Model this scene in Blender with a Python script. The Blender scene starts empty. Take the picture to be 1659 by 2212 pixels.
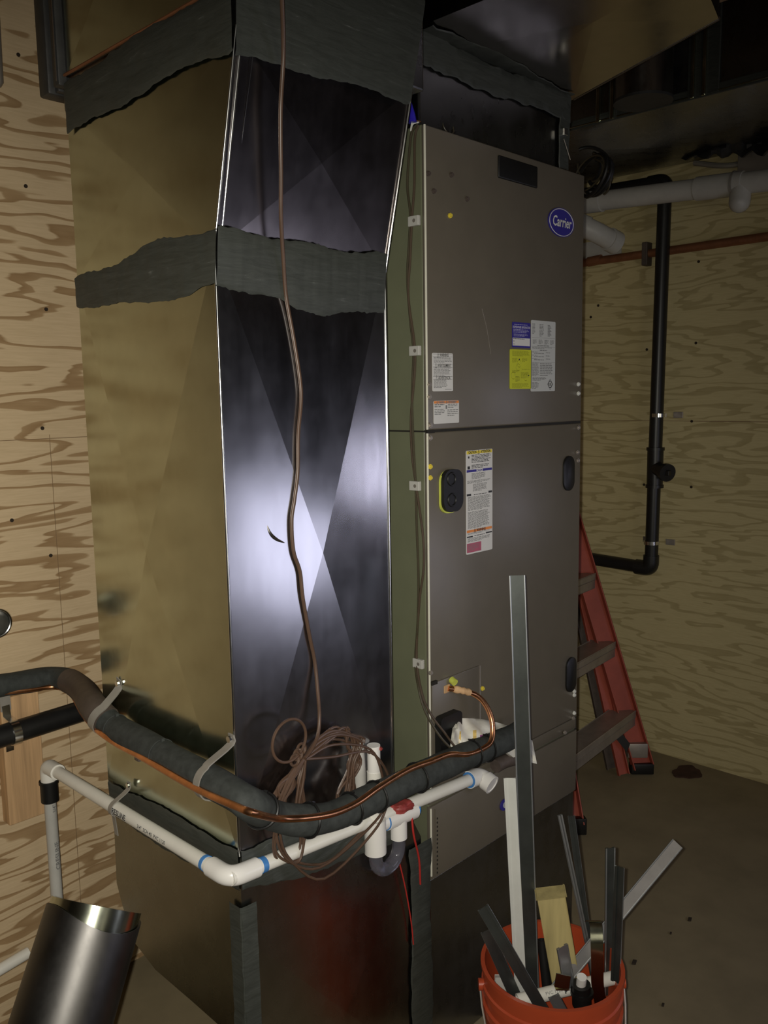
import bpy, bmesh, math, random
from mathutils import Vector, Matrix
random.seed(7)
scn = bpy.context.scene
col = scn.collection
# ------------------------------------------------------------------ camera
F = 1867.68
RT = Vector((0.6933534704, -0.7204190949, -0.0160403495))
DN = Vector((-0.1072468109, -0.0811546085, -0.9909147547))
FW = Vector((0.7125721624, 0.6887744604, -0.1335314799))
C = Vector((-1.36109, -1.19057, 1.51998))
cd = bpy.data.cameras.new('camera'); cam = bpy.data.objects.new('camera', cd); col.objects.link(cam)
cd.sensor_fit = 'VERTICAL'; cd.sensor_height = 24.0; cd.lens = F/2212*24.0; cd.clip_start = 0.02
mw = Matrix.Identity(4)
for i in range(3):
    mw[i][0] = RT[i]; mw[i][1] = -DN[i]; mw[i][2] = -FW[i]; mw[i][3] = C[i]
cam.matrix_world = mw
scn.camera = cam
# ------------------------------------------------------------------ light
scn.view_settings.view_transform = 'Standard'; scn.view_settings.look = 'None'
scn.view_settings.gamma = 1; scn.view_settings.exposure = 0.0
w = bpy.data.worlds.new('world'); scn.world = w; w.use_nodes = True
w.node_tree.nodes['Background'].inputs[0].default_value = (1.0, .86, .66, 1)
w.node_tree.nodes['Background'].inputs[1].default_value = 0.012
def lamp(name, kind, loc, energy, color, target=None, **kw):
    d = bpy.data.lights.new(name, kind); d.energy = energy; d.color = color
    for k, v in kw.items(): setattr(d, k, v)
    o = bpy.data.objects.new(name, d); col.objects.link(o); o.location = loc
    if target is not None:
        o.rotation_euler = (Vector(target)-Vector(loc)).to_track_quat('-Z', 'Y').to_euler()
    return o
# the phone's flash beside its lens
lamp('phone_flash', 'SPOT', C - RT*0.018 - DN*0.004, 90, (1.0, .955, .84), (-.33, .25, 1.02),
     spot_size=math.radians(101), spot_blend=1.0, shadow_soft_size=.006)
# unseen lamp added for the bluish reflection on the duct front
lamp('duct_reflection_lamp', 'AREA', (.86, -1.9, .86), 4.4, (.80, .80, 1.0), (-.35, 0, 1.15), shape='RECTANGLE', size=.98, size_y=.52)
lamp('right_wall_fill', 'AREA', (-1.2, -3.4, 1.0), 6, (1.0, .90, .70), (1.6, 0, 1.2), shape='RECTANGLE', size=1.0, size_y=.8)  # unseen fill added to brighten the right wall
lamp('cabinet_streak_lamp', 'AREA', (2.25, -1.5, 1.13), 1.1, (.82, .80, 1.0), (.1, 0, 1.3), shape='RECTANGLE', size=.16, size_y=.32)  # unseen lamp added for the upright highlight streak on the cabinet front

# ------------------------------------------------------------------ pixel -> place helpers
def ray(u, v): return RT*((u-829.5)/F) + DN*((v-1106)/F) + FW
def onY(u, v, y): r = ray(u, v); return C + r*((y-C.y)/r.y)
def onX(u, v, x): r = ray(u, v); return C + r*((x-C.x)/r.x)
def onZ(u, v, z): r = ray(u, v); return C + r*((z-C.z)/r.z)
# ------------------------------------------------------------------ materials
def newmat(name):
    m = bpy.data.materials.new(name); m.use_nodes = True
    nt = m.node_tree; return m, nt, nt.nodes['Principled BSDF']
def N(nt, t, **kw):
    n = nt.nodes.new(t)
    for k, v in kw.items(): setattr(n, k, v)
    return n
def rgba(c): return (c[0], c[1], c[2], 1)
def coords(nt, scale=(1, 1, 1), rot=(0, 0, 0)):
    g = N(nt, 'ShaderNodeNewGeometry'); mp = N(nt, 'ShaderNodeMapping')
    mp.inputs['Scale'].default_value = scale; mp.inputs['Rotation'].default_value = rot
    nt.links.new(g.outputs['Position'], mp.inputs['Vector']); return mp.outputs['Vector']
def noise(nt, vec, scale, detail=3, rough=.5, dist=0):
    n = N(nt, 'ShaderNodeTexNoise'); n.inputs['Scale'].default_value = scale
    n.inputs['Detail'].default_value = detail; n.inputs['Roughness'].default_value = rough
    n.inputs['Distortion'].default_value = dist
    nt.links.new(vec, n.inputs['Vector']); return n.outputs['Fac']
def ramp(nt, fac, stops, interp='LINEAR'):
    r = N(nt, 'ShaderNodeValToRGB'); cr = r.color_ramp; cr.interpolation = interp
    cr.elements[0].position = stops[0][0]; cr.elements[0].color = rgba(stops[0][1])
    cr.elements[1].position = stops[-1][0]; cr.elements[1].color = rgba(stops[-1][1])
    for p, c in stops[1:-1]:
        e = cr.elements.new(p); e.color = rgba(c)
    nt.links.new(fac, r.inputs['Fac']); return r.outputs['Color']
def math_(nt, op, a, b=None, c=None):
    n = N(nt, 'ShaderNodeMath', operation=op)
    for i, x in enumerate((a, b, c)):
        if x is None: continue
        if isinstance(x, (int, float)): n.inputs[i].default_value = x
        else: nt.links.new(x, n.inputs[i])
    return n.outputs[0]
def bump(nt, b, h, strength=.2, dist=.002):
    n = N(nt, 'ShaderNodeBump'); n.inputs['Strength'].default_value = strength
    n.inputs['Distance'].default_value = dist
    nt.links.new(h, n.inputs['Height']); nt.links.new(n.outputs['Normal'], b.inputs['Normal'])
def simple(name, c, rough=.5, metal=0, var=.12, scale=30, bmp=0, spec=.5, stretch=(1, 1, 1), coat=0):
    m, nt, b = newmat(name)
    v = coords(nt, stretch); f = noise(nt, v, scale, 4, .6)
    lo = [max(0, x*(1-var)) for x in c]; hi = [min(1, x*(1+var)) for x in c]
    nt.links.new(ramp(nt, f, [(.3, lo), (.7, hi)]), b.inputs['Base Color'])
    b.inputs['Roughness'].default_value = rough; b.inputs['Metallic'].default_value = metal
    b.inputs['Specular IOR Level'].default_value = spec
    if coat: b.inputs['Coat Weight'].default_value = coat; b.inputs['Coat Roughness'].default_value = .25
    if bmp: bump(nt, b, f, bmp)
    return m
def galv(name, c=(.60, .60, .57), r0=.16, r1=.30, wob=.05):
    m, nt, b = newmat(name)
    v = coords(nt); f = noise(nt, v, 14, 5, .65); g = noise(nt, coords(nt, (1, 1, .2)), 25, 3, .6)
    lo = [x*.86 for x in c]
    nt.links.new(ramp(nt, f, [(.3, lo), (.7, c)]), b.inputs['Base Color'])
    b.inputs['Metallic'].default_value = 1
    mr = N(nt, 'ShaderNodeMapRange'); mr.inputs['To Min'].default_value = r0; mr.inputs['To Max'].default_value = r1
    nt.links.new(math_(nt, 'ADD', math_(nt, 'MULTIPLY', f, .5), math_(nt, 'MULTIPLY', g, .5)), mr.inputs['Value'])
    mr.inputs['From Min'].default_value = .3; mr.inputs['From Max'].default_value = .7
    nt.links.new(mr.outputs[0], b.inputs['Roughness'])
    h = noise(nt, v, 3.0, 2, .5); bump(nt, b, h, wob, .05)
    return m
def plywood(name, light, dark, dark2, seed, horiz='x', k=7.5):
    m, nt, b = newmat(name)
    g = N(nt, 'ShaderNodeNewGeometry'); sp = N(nt, 'ShaderNodeSeparateXYZ'); nt.links.new(g.outputs['Position'], sp.inputs[0])
    a = sp.outputs['X'] if horiz == 'x' else sp.outputs['Y']; z = sp.outputs['Z']
    cb = N(nt, 'ShaderNodeCombineXYZ')
    nt.links.new(math_(nt, 'MULTIPLY', a, 1.5), cb.inputs[0]); nt.links.new(math_(nt, 'MULTIPLY', z, 9.0), cb.inputs[1]); cb.inputs[2].default_value = seed
    n1 = noise(nt, cb.outputs[0], 1.0, 3, .55, .25)
    cb3 = N(nt, 'ShaderNodeCombineXYZ')
    nt.links.new(math_(nt, 'MULTIPLY', a, .8), cb3.inputs[0]); nt.links.new(math_(nt, 'MULTIPLY', z, 2.0), cb3.inputs[1]); cb3.inputs[2].default_value = seed+3
    n0 = noise(nt, cb3.outputs[0], 1.0, 1, .5, 0)
    cb2 = N(nt, 'ShaderNodeCombineXYZ')
    nt.links.new(math_(nt, 'MULTIPLY', a, 16), cb2.inputs[0]); nt.links.new(math_(nt, 'MULTIPLY', z, 230.0), cb2.inputs[1]); cb2.inputs[2].default_value = seed
    fine = noise(nt, cb2.outputs[0], 1.0, 3, .6)
    fld = math_(nt, 'ADD', math_(nt, 'ADD', math_(nt, 'MULTIPLY', n1, k), math_(nt, 'MULTIPLY', n0, k*.9)), math_(nt, 'MULTIPLY', z, 7.0))
    fr = math_(nt, 'FRACT', math_(nt, 'ADD', fld, math_(nt, 'MULTIPLY', fine, .09)))
    c1 = ramp(nt, fr, [(0.0, light), (.54, light), (.60, dark), (.86, dark2), (.92, light), (1, light)])
    mx = N(nt, 'ShaderNodeMixRGB', blend_type='MULTIPLY'); mx.inputs[0].default_value = 1
    nt.links.new(c1, mx.inputs[1]); nt.links.new(ramp(nt, fine, [(.3, (.88, .87, .84)), (.7, (1, 1, 1))]), mx.inputs[2])
    nt.links.new(mx.outputs[0], b.inputs['Base Color'])
    b.inputs['Roughness'].default_value = .75; b.inputs['Specular IOR Level'].default_value = .25
    bump(nt, b, fine, .15, .002)
    return m
M = {}
M['ply'] = plywood('plywood_wall', (.68, .52, .33), (.43, .29, .155), (.36, .23, .115), 1.3, 'x')
M['ply2'] = plywood('plywood_side', (.62, .53, .29), (.50, .42, .22), (.46, .38, .19), 5.1, 'y', 8)
M['floor'] = simple('dusty_floor', (.25, .205, .125), .85, 0, .12, 6, .15, .2)
M['ceil'] = simple('joist_wood', (.24, .16, .09), .8, 0, .25, 9, 0, .2, (1, 6, 6))
M['farwall'] = simple('far_wall_paint', (.09, .075, .055), .8)
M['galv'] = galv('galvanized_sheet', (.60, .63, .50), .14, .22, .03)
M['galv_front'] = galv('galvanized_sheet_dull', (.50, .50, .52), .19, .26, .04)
M['galv_trans_dim'] = galv('dimmed_transition_sheet', (.27, .245, .24), .20, .28, .04)  # darker copy of the duct sheet, dims the bluish reflection in its colour
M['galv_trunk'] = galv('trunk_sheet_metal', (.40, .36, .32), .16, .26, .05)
M['galv_boot'] = galv('dimmed_boot_sheet', (.34, .34, .30), .22, .32, .05)  # darker, rougher copy of the duct sheet, dims reflections on the boot
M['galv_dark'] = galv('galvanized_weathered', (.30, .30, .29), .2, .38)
M['steel_strip'] = simple('bright_galvanized_strip', (.42, .43, .44), .32, .8, .1, 20)
M['hem'] = simple('bright_hemmed_edge', (.5, .52, .53), .3, .8, .1)
M['bright_strip'] = simple('flash_lit_strip', (.85, .86, .82), .35, .35, .06, 15)  # flash reflection put into a paler base colour
M['strip_mid'] = simple('mid_galvanized_strip', (.26, .25, .25), .33, .6, .1, 20)
M['strip_dull'] = simple('dull_galvanized_strip', (.15, .165, .16), .28, .85, .15, 20)
M['duct_old'] = galv('old_round_duct_metal', (.13, .125, .12), .34, .5, .15)
M['chrome'] = simple('zinc_plated', (.75, .76, .76), .2, 1)
M['mastic'] = None
m, nt, b = newmat('duct_mastic')
st = noise(nt, coords(nt, (3, 3, 26)), 4.0, 5, .7, 1.2); bl = noise(nt, coords(nt), 7, 4, .6)
cc = ramp(nt, st, [(.35, (.036, .040, .034)), (.66, (.055, .060, .053)), (.84, (.20, .21, .20))])
nt.links.new(cc, b.inputs['Base Color']); b.inputs['Roughness'].default_value = .55; bump(nt, b, st, .22, .003)
M['mastic'] = m
M['cabinet_side'] = simple('cabinet_side_tone', (.142, .150, .094), .42, 0, .05, 12)  # shell gets a greener tone than the doors
M['cabinet'] = simple('cabinet_paint', (.130, .113, .088), .33, .0, .05, 12, 0, .6)
M['edge'] = simple('edge_flash_glint', (.80, .78, .66), .35, .2, .05)  # pale colour stands for the flash highlight on the door edge
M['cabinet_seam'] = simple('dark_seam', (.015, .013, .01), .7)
M['black'] = simple('black_plastic', (.008, .008, .008), .45, 0, .1)
M['black_pipe'] = simple('black_drain_plastic', (.012, .012, .012), .38, 0, .2)
M['rubber'] = simple('black_foam_insulation', (.045, .05, .048), .75, 0, .25, 60, .3, .3)
M['tape'] = simple('wrapped_tape', (.085, .065, .055), .6, 0, .2, 40, .2)
M['copper'] = simple('copper_tube', (.72, .34, .17), .28, 1, .25, 30)
M['brown_copper'] = simple('tarnished_copper_tube', (.30, .13, .065), .5, .6, .2, 20)
M['pvc'] = simple('white_pvc', (.80, .78, .72), .35, 0, .05, 10, 0, .5)
M['pvc_fit'] = simple('bright_pvc_fitting', (.82, .80, .77), .3, 0, .03, 10)
M['pvc_grey'] = simple('dusty_pvc', (.50, .49, .46), .45, 0, .1, 10)
M['blue'] = simple('blue_primer', (.06, .22, .55), .4)
M['bluewire'] = simple('blue_plastic', (.03, .02, .45), .35)
M['redtape'] = simple('red_tape', (.30, .045, .04), .5, 0, .25, 60, .4)
M['redwire'] = simple('red_wire', (.45, .03, .025), .4)
M['wirebrown'] = simple('brown_thermostat_cable', (.095, .055, .036), .38, 0, .12)
M['wirebrown2'] = simple('dull_brown_cable', (.075, .052, .035), .4)
M['wireolive'] = simple('olive_cable', (.06, .05, .03), .4)
M['wirewhite'] = simple('white_wire', (.7, .7, .66), .4)
M['zip'] = simple('black_zip_tie', (.01, .01, .01), .35)
M['greystrap'] = simple('grey_strap', (.33, .31, .28), .5, .3, .1, 30)
M['wood'] = simple('pine_stud', (.60, .38, .20), .7, 0, .28, 1, .2, .3, (60, 60, 2.5))
M['woodblock'] = simple('treated_wood', (.46, .38, .17), .75, 0, .2, 1, .2, .3, (40, 40, 3))
M['orange'] = simple('orange_fiberglass', (.36, .075, .045), .5, 0, .15, 10, 0, .4)
M['alu'] = simple('ladder_aluminium', (.40, .36, .32), .45, .6, .12, 20)
M['bucket'] = simple('orange_bucket_plastic', (.44, .065, .022), .38, 0, .08, 8)
M['paper'] = simple('label_paper', (.52, .53, .52), .6, 0, .03, 10)
M['paper_w'] = simple('white_label_paper', (.66, .65, .64), .6, 0, .03, 10)
M['ink'] = simple('black_ink', (.03, .03, .035), .6, 0, .05)
M['greyink'] = simple('grey_small_print', (.20, .20, .20), .6, 0, .05)
M['yellow'] = simple('yellow_label', (.55, .58, .03), .55, 0, .05)
M['olive_ink'] = simple('olive_print', (.30, .31, .02), .6)
M['y2'] = simple('yellow_band', (.78, .62, .06), .55)
M['navy'] = simple('navy_label', (.035, .028, .25), .5, 0, .05)
M['navyprint'] = simple('pale_print_on_navy', (.45, .43, .62), .5)
M['orangeband'] = simple('orange_band', (.75, .25, .06), .5)
M['pinkband'] = simple('pink_band', (.42, .10, .16), .5)
M['cloth'] = simple('white_rag_cloth', (.80, .78, .70), .8, 0, .06, 20, .3)
M['clothyellow'] = simple('yellow_stripe', (.70, .50, .16), .8)
M['clothpurple'] = simple('purple_stripe', (.35, .08, .30), .8)
M['patchbrown'] = simple('dark_patch_brown', (.05, .02, .012), .9, 0, .3, 30, .3)
M['dirt'] = simple('dark_speck', (.03, .02, .012), .9)
M['green'] = simple('green_plastic', (.55, .60, .10), .4)
M['foil'] = simple('torn_black_wrap', (.03, .03, .03), .5, 0, .3, 20, .5)
M['whitewrap'] = simple('white_paper_wrap', (.5, .5, .48), .6)
m, nt, b = newmat('clear_trap_plastic')
b.inputs['Base Color'].default_value = (.42, .42, .50, 1); b.inputs['Roughness'].default_value = .08
b.inputs['Transmission Weight'].default_value = .85; b.inputs['IOR'].default_value = 1.35; M['clear'] = m
# ------------------------------------------------------------------ mesh helpers
def tagit(o, label=None, cat=None, group=None, kind=None):
    for k, v in (('label', label), ('category', cat), ('group', group), ('kind', kind)):
        if v: o[k] = v
    return o
def empty(name, loc, label, cat, group=None):
    o = bpy.data.objects.new(name, None); o.location = loc; col.objects.link(o); o.empty_display_size = .05
    return tagit(o, label, cat, group)
def obj(name, bm, mat, parent=None, smooth=False, label=None, cat=None, group=None, kind=None, recalc=True):
    if recalc: bmesh.ops.recalc_face_normals(bm, faces=bm.faces)
    me = bpy.data.meshes.new(name); bm.to_mesh(me); bm.free()
    mats = mat if isinstance(mat, (list, tuple)) else [mat]
    for x in mats: me.materials.append(x)
    if smooth:
        me.polygons.foreach_set('use_smooth', [True]*len(me.polygons))
        try: me.set_sharp_from_angle(angle=math.radians(40))
        except Exception: pass
    o = bpy.data.objects.new(name, me); col.objects.link(o)
    if parent is not None:
        o.parent = parent
        root = parent; off = Vector((0, 0, 0))
        while root is not None: off += root.location; root = root.parent
        me.transform(Matrix.Translation(-off))
    return tagit(o, label, cat, group, kind)
def recenter(o):   # put a single-mesh thing's origin at its base centre
    vs = [v.co for v in o.data.vertices]
    c = Vector(((min(v.x for v in vs)+max(v.x for v in vs))/2, (min(v.y for v in vs)+max(v.y for v in vs))/2, min(v.z for v in vs)))
    o.data.transform(Matrix.Translation(-c)); o.location = c
    return o
def B(): return bmesh.new()
def quad(bm, *p, mi=0):
    f = bm.faces.new([bm.verts.new(x) for x in p]); f.material_index = mi; return f
def box(bm, lo, hi, bev=0, seg=2, mi=0):
    r = bmesh.ops.create_cube(bm, size=1)
    lo = Vector(lo); hi = Vector(hi); c = (lo+hi)/2; d = hi-lo
    for v in r['verts']: v.co = Vector((v.co.x*d.x, v.co.y*d.y, v.co.z*d.z))+c
    if bev:
        es = list({e for v in r['verts'] for e in v.link_edges})
        bmesh.ops.bevel(bm, geom=es, offset=bev, segments=seg, affect='EDGES', profile=.5)
    return bm
def obox(bm, c, ax, ay, az, bev=0, seg=2):
    """box from centre and three half-axis vectors"""
    r = bmesh.ops.create_cube(bm, size=2)
    ax, ay, az, c = Vector(ax), Vector(ay), Vector(az), Vector(c)
    for v in r['verts']: v.co = c + ax*v.co.x + ay*v.co.y + az*v.co.z
    if bev:
        es = list({e for v in r['verts'] for e in v.link_edges})
        bmesh.ops.bevel(bm, geom=es, offset=bev, segments=seg, affect='EDGES', profile=.5)
    return bm
def smoothpath(pts, n=6):
    """Catmull-Rom through the points"""
    P = [Vector(p) for p in pts]
    if len(P) < 3: return P
    out = []
    Q = [P[0]*2-P[1]]+P+[P[-1]*2-P[-2]]
    for i in range(1, len(Q)-2):
        p0, p1, p2, p3 = Q[i-1:i+3]
        for k in range(n):
            t = k/n
            out.append(.5*((2*p1)+(-p0+p2)*t+(2*p0-5*p1+4*p2-p3)*t*t+(-p0+3*p1-3*p2+p3)*t**3))
    out.append(P[-1]); return out
def tube(bm, path, r, seg=12, cap=True, closed=False, rfun=None):
    P = [Vector(p) for p in path]; n = len(P); rings = []
    up = None
    for i in range(n):
        if closed: t = (P[(i+1) % n]-P[i-1])
        else: t = (P[min(i+1, n-1)]-P[max(i-1, 0)])
        if t.length < 1e-9: t = Vector((0, 0, 1))
        t.normalize()
        if up is None:
            a = Vector((0, 0, 1)) if abs(t.z) < .9 else Vector((1, 0, 0))
            up = (a-t*a.dot(t)).normalized()
        else:
            up = (up-t*up.dot(t)).normalized()
        s = t.cross(up)
        rr = rfun(i/(n-1)) if rfun else r
        rings.append([bm.verts.new(P[i]+(up*math.cos(2*math.pi*k/seg)+s*math.sin(2*math.pi*k/seg))*rr) for k in range(seg)])
    m_ = n if closed else n-1
    for i in range(m_):
        a, b_ = rings[i], rings[(i+1) % n]
        for k in range(seg): bm.faces.new((a[k], a[(k+1) % seg], b_[(k+1) % seg], b_[k]))
    if cap and not closed:
        bm.faces.new(rings[0][::-1]); bm.faces.new(rings[-1])
    return bm
def cyl(bm, a, b_, r, seg=24, cap=True): return tube(bm, [a, b_], r, seg, cap)
def hollow(bm, a, b_, r, t=.002, seg=32):
    """open-ended pipe with wall thickness"""
    a, b_ = Vector(a), Vector(b_); d = (b_-a).normalized()
    h = Vector((0, 0, 1)) if abs(d.z) < .9 else Vector((1, 0, 0)); u_ = d.cross(h).normalized(); w_ = d.cross(u_)
    R = []
    for c, rr in ((a, r), (b_, r), (b_, r-t), (a, r-t)):
        R.append([bm.verts.new(c+(u_*math.cos(2*math.pi*k/seg)+w_*math.sin(2*math.pi*k/seg))*rr) for k in range(seg)])
    for i in range(4):
        p, q = R[i], R[(i+1) % 4]
        for k in range(seg): bm.faces.new((p[k], p[(k+1) % seg], q[(k+1) % seg], q[k]))
def arc(c, a, b_, r, t0, t1, n=12):
    c, a, b_ = Vector(c), Vector(a), Vector(b_)
    return [c+a*(r*math.cos(t0+(t1-t0)*i/n))+b_*(r*math.sin(t0+(t1-t0)*i/n)) for i in range(n+1)]
def corner_path(pts, r, n=8):
    """polyline with rounded corners"""
    P = [Vector(p) for p in pts]; out = [P[0]]
    for i in range(1, len(P)-1):
        a = (P[i-1]-P[i]); b_ = (P[i+1]-P[i]); la, lb = a.length, b_.length; a.normalize(); b_.normalize()
        d = min(r, la*.49, lb*.49); s, e = P[i]+a*d, P[i]+b_*d
        for k in range(n+1):
            t = k/n; out.append(s*(1-t)**2+P[i]*2*t*(1-t)+e*t*t)
    out.append(P[-1]); return out
def prism(bm, poly, d):
    """closed polygon (3D points) extruded by vector d"""
    d = Vector(d); a = [bm.verts.new(p) for p in poly]; b_ = [bm.verts.new(Vector(p)+d) for p in poly]
    bm.faces.new(a); bm.faces.new(b_[::-1]); n = len(a)
    for i in range(n): bm.faces.new((a[i], b_[i], b_[(i+1) % n], a[(i+1) % n]))
    return bm
def crossbroken(bm, p00, p10, p11, p01, out, h):
    """sheet panel with diagonal cross-break creases, centre raised by h along out"""
    P = [Vector(p) for p in (p00, p10, p11, p01)]
    c = sum(P, Vector((0, 0, 0)))/4+Vector(out)*h
    vs = [bm.verts.new(p) for p in P]; vc = bm.verts.new(c)
    for i in range(4): bm.faces.new((vs[i], vs[(i+1) % 4], vc))
def text_bm(bm, s, size, origin, ex, ez, out, bold=0.0, align='CENTER', squeeze=1.0, shear=0):
    cu = bpy.data.curves.new('t', 'FONT'); cu.body = s; cu.size = size; cu.align_x = align; cu.align_y = 'CENTER'
    cu.resolution_u = 2; cu.offset = bold; cu.shear = shear
    o = bpy.data.objects.new('t', cu); col.objects.link(o)
    bpy.context.view_layer.update()
    me = bpy.data.meshes.new_from_object(o.evaluated_get(bpy.context.evaluated_depsgraph_get()))
    ex, ez, out, origin = Vector(ex), Vector(ez), Vector(out), Vector(origin)
    vs = [bm.verts.new(origin+ex*(v.co.x*squeeze)+ez*v.co.y+out) for v in me.vertices]
    for p in me.polygons:
        try: bm.faces.new([vs[i] for i in p.vertices])
        except ValueError: pass
    bpy.data.objects.remove(o); bpy.data.curves.remove(cu); bpy.data.meshes.remove(me)
# ------------------------------------------------------------------ the setting
XR, YB, ZC = 1.95, .83, 2.74
bm = B(); box(bm, (-4, -5, -.05), (5, YB+.1, 0)); obj('floor', bm, M['floor'], kind='structure')
bm = B(); box(bm, (-4, YB, 0), (XR+.02, YB+.02, ZC)); wall_back = obj('wall_back', bm, M['ply'], kind='structure')
bm = B(); box(bm, (XR, -.75, 0), (XR+.02, YB, ZC)); wall_right = obj('wall_right', bm, M['ply2'], kind='structure')
bm = B(); box(bm, (-4, -5, ZC), (5, YB+.1, ZC+.03))
for i in range(14): box(bm, (-3.8+i*.6, -5, ZC-.2), (-3.76+i*.6, YB, ZC))
obj('ceiling', bm, M['ceil'], kind='structure')
bm = B(); box(bm, (-4, -5, 0), (5, -4.98, ZC)); obj('wall_front', bm, M['farwall'], kind='structure')
bm = B(); box(bm, (-4, -5, 0), (-3.98, YB, ZC)); obj('wall_left', bm, M['farwall'], kind='structure')
for (u, v) in ((100, 668), (92, 925), (110, 1200), (40, 118), (56, 402), (26, 1124)):
    p = onY(u, v, YB-.0015); bm = B(); cyl(bm, p, p+Vector((0, .004, 0)), .0045, 10); obj('nail_head', bm, M['dirt'], wall_back)
for (u, v) in ((1292, 660), (1503, 741), (1391, 1047), (1493, 1052), (1276, 685), (1397, 755), (1509, 565), (1494, 910)):
    p = onX(u, v, XR-.0015); bm = B(); cyl(bm, p, p+Vector((.004, 0, 0)), .0055, 10); obj('nail_head', bm, M['dirt'], wall_right)
# joint lines of plywood sheets
a, b_ = onY(106, 930, YB), onY(128, 1460, YB)
bm = B(); box(bm, (a.x-.0006, YB-.0006, .0), (a.x+.0006, YB, 1.44)); obj('stud_line', bm, M['ceil'], wall_back)
bm = B(); box(bm, (-4, YB-.0008, 1.43), (XR, YB, 1.4315)); obj('sheet_joint', bm, M['ceil'], wall_back)
zj = onX(1400, 909, XR).z
bm = B(); box(bm, (XR-.0008, -.7, zj-.001), (XR, YB, zj+.001)); obj('sheet_joint', bm, M['ceil'], wall_right)

# ------------------------------------------------------------------ return air duct (left)
XL, XD, Y1 = -.512, -.116, .465
Z_A, Z_B, Z_T = .715, 1.755, 2.075     # boot top, riser top, transition top
YT = -.075                             # the transition leans forward to here
duct = empty('return_duct', (-.31, .23, 0), 'tall galvanized return duct with cross-broken faces left of the air handler', 'duct')
bm = B()
h = .021
def surf(x, z):   # y of the bulged front panel
    xa = abs(x-(XL+XD)/2)/((XD-XL)/2); za = abs(z-(Z_A+Z_B)/2)/((Z_B-Z_A)/2)
    return -h*max(0, 1-max(xa, za))
crossbroken(bm, (XL+.002, 0, Z_A), (XD-.002, 0, Z_A), (XD-.002, 0, Z_B), (XL+.002, 0, Z_B), (0, -1, 0), h)
obj('front_panel', bm, M['galv_front'], duct)
bm = B()
crossbroken(bm, (XL, Y1, Z_A), (XL, .002, Z_A), (XL, .002, Z_B), (XL, Y1, Z_B), (-1, 0, 0), .016)
obj('left_panel', bm, M['galv'], duct)
bm = B(); quad(bm, (XD, 0, Z_A), (XD, Y1, Z_A), (XD, Y1, Z_B), (XD, 0, Z_B)); quad(bm, (XL, Y1, Z_A), (XD, Y1, Z_A), (XD, Y1, Z_B), (XL, Y1, Z_B))
obj('rear_panels', bm, M['galv'], duct)
# rolled corner edges that catch the flash
for x, nm in ((XL, 'near'), (XD, 'far')):
    bm = B(); tube(bm, [(x, 0, Z_A), (x, 0, Z_B)], .0028, 10); obj('corner_seam', bm, M['chrome'], duct, True)
# transition above, front leaning forward
bm = B()
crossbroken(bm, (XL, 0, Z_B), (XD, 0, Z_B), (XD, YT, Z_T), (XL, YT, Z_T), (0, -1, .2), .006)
obj('transition_front_panel', bm, M['galv_trans_dim'], duct)
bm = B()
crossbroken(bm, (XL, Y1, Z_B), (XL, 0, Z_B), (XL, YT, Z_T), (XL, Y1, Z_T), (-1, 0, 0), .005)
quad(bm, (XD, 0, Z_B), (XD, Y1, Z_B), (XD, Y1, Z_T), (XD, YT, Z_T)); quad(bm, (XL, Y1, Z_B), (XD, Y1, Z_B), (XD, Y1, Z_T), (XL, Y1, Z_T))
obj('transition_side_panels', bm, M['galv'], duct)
def lerp(a, b_, t): return Vector(a)*(1-t)+Vector(b_)*t
for dx, r in ((0, .0022), (.011, .0024)):
    bm = B(); tube(bm, [(XL+dx, -.003, Z_B+.02), (XL+dx, YT-.003, Z_T)], r, 10); obj('standing_seam', bm, M['chrome'], duct, True)
bm = B(); tube(bm, [(XD-.002, -.003, Z_B), (XD-.002, YT-.003, Z_T)], .002, 10); obj('standing_seam', bm, M['chrome'], duct, True)
bm = B(); tube(bm, [(XL+.03, -.004, Z_B+.04), (XL+.034, YT-.002, Z_T-.02)], .0006, 6); obj('crease_line', bm, M['chrome'], duct, True)
# round dent of the front panel
p = onY(605, 1150, -.006)
bm = B(); tube(bm, smoothpath([(lambda q: Vector((q.x, surf(q.x, q.z)+.0015, q.z)))(onY(uu, vv, -.012)) for uu, vv in ((578, 1128), (586, 1152), (600, 1166), (622, 1175))], 5), .0035, 8, rfun=lambda t: .0005+.0032*math.sin(math.pi*t))
obj('dent_ridge', bm, M['galv_front'], duct, True)
# boot at the foot with a curved heel
heel = [(.465, Z_A), (.452, .60)]+[(onX(u, v, XL).y, max(0.0, onX(u, v, XL).z)) for u, v in ((252, 1907), (264, 1954), (289, 2034), (336, 2095), (416, 2164), (470, 2212))]
ly, lz = heel[-1]
heel += [(max(.06, ly-.06), max(0.003, lz-.04)), (.0, 0.003)]
print('heel', heel)
poly = [(XL, 0, Z_A)]+[(XL, y, z) for y, z in heel]
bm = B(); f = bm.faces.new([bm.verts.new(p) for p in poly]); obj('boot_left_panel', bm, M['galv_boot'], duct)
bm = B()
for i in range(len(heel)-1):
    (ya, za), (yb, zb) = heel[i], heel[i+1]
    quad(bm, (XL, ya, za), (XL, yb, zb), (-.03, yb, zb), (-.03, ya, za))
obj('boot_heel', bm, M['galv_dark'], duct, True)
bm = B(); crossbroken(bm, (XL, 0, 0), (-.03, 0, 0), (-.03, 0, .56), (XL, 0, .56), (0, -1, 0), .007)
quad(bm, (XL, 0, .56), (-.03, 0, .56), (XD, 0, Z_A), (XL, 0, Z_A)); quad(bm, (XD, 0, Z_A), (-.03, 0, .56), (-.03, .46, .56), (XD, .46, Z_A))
obj('boot_front_panel', bm, M['galv_boot'], duct)
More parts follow.
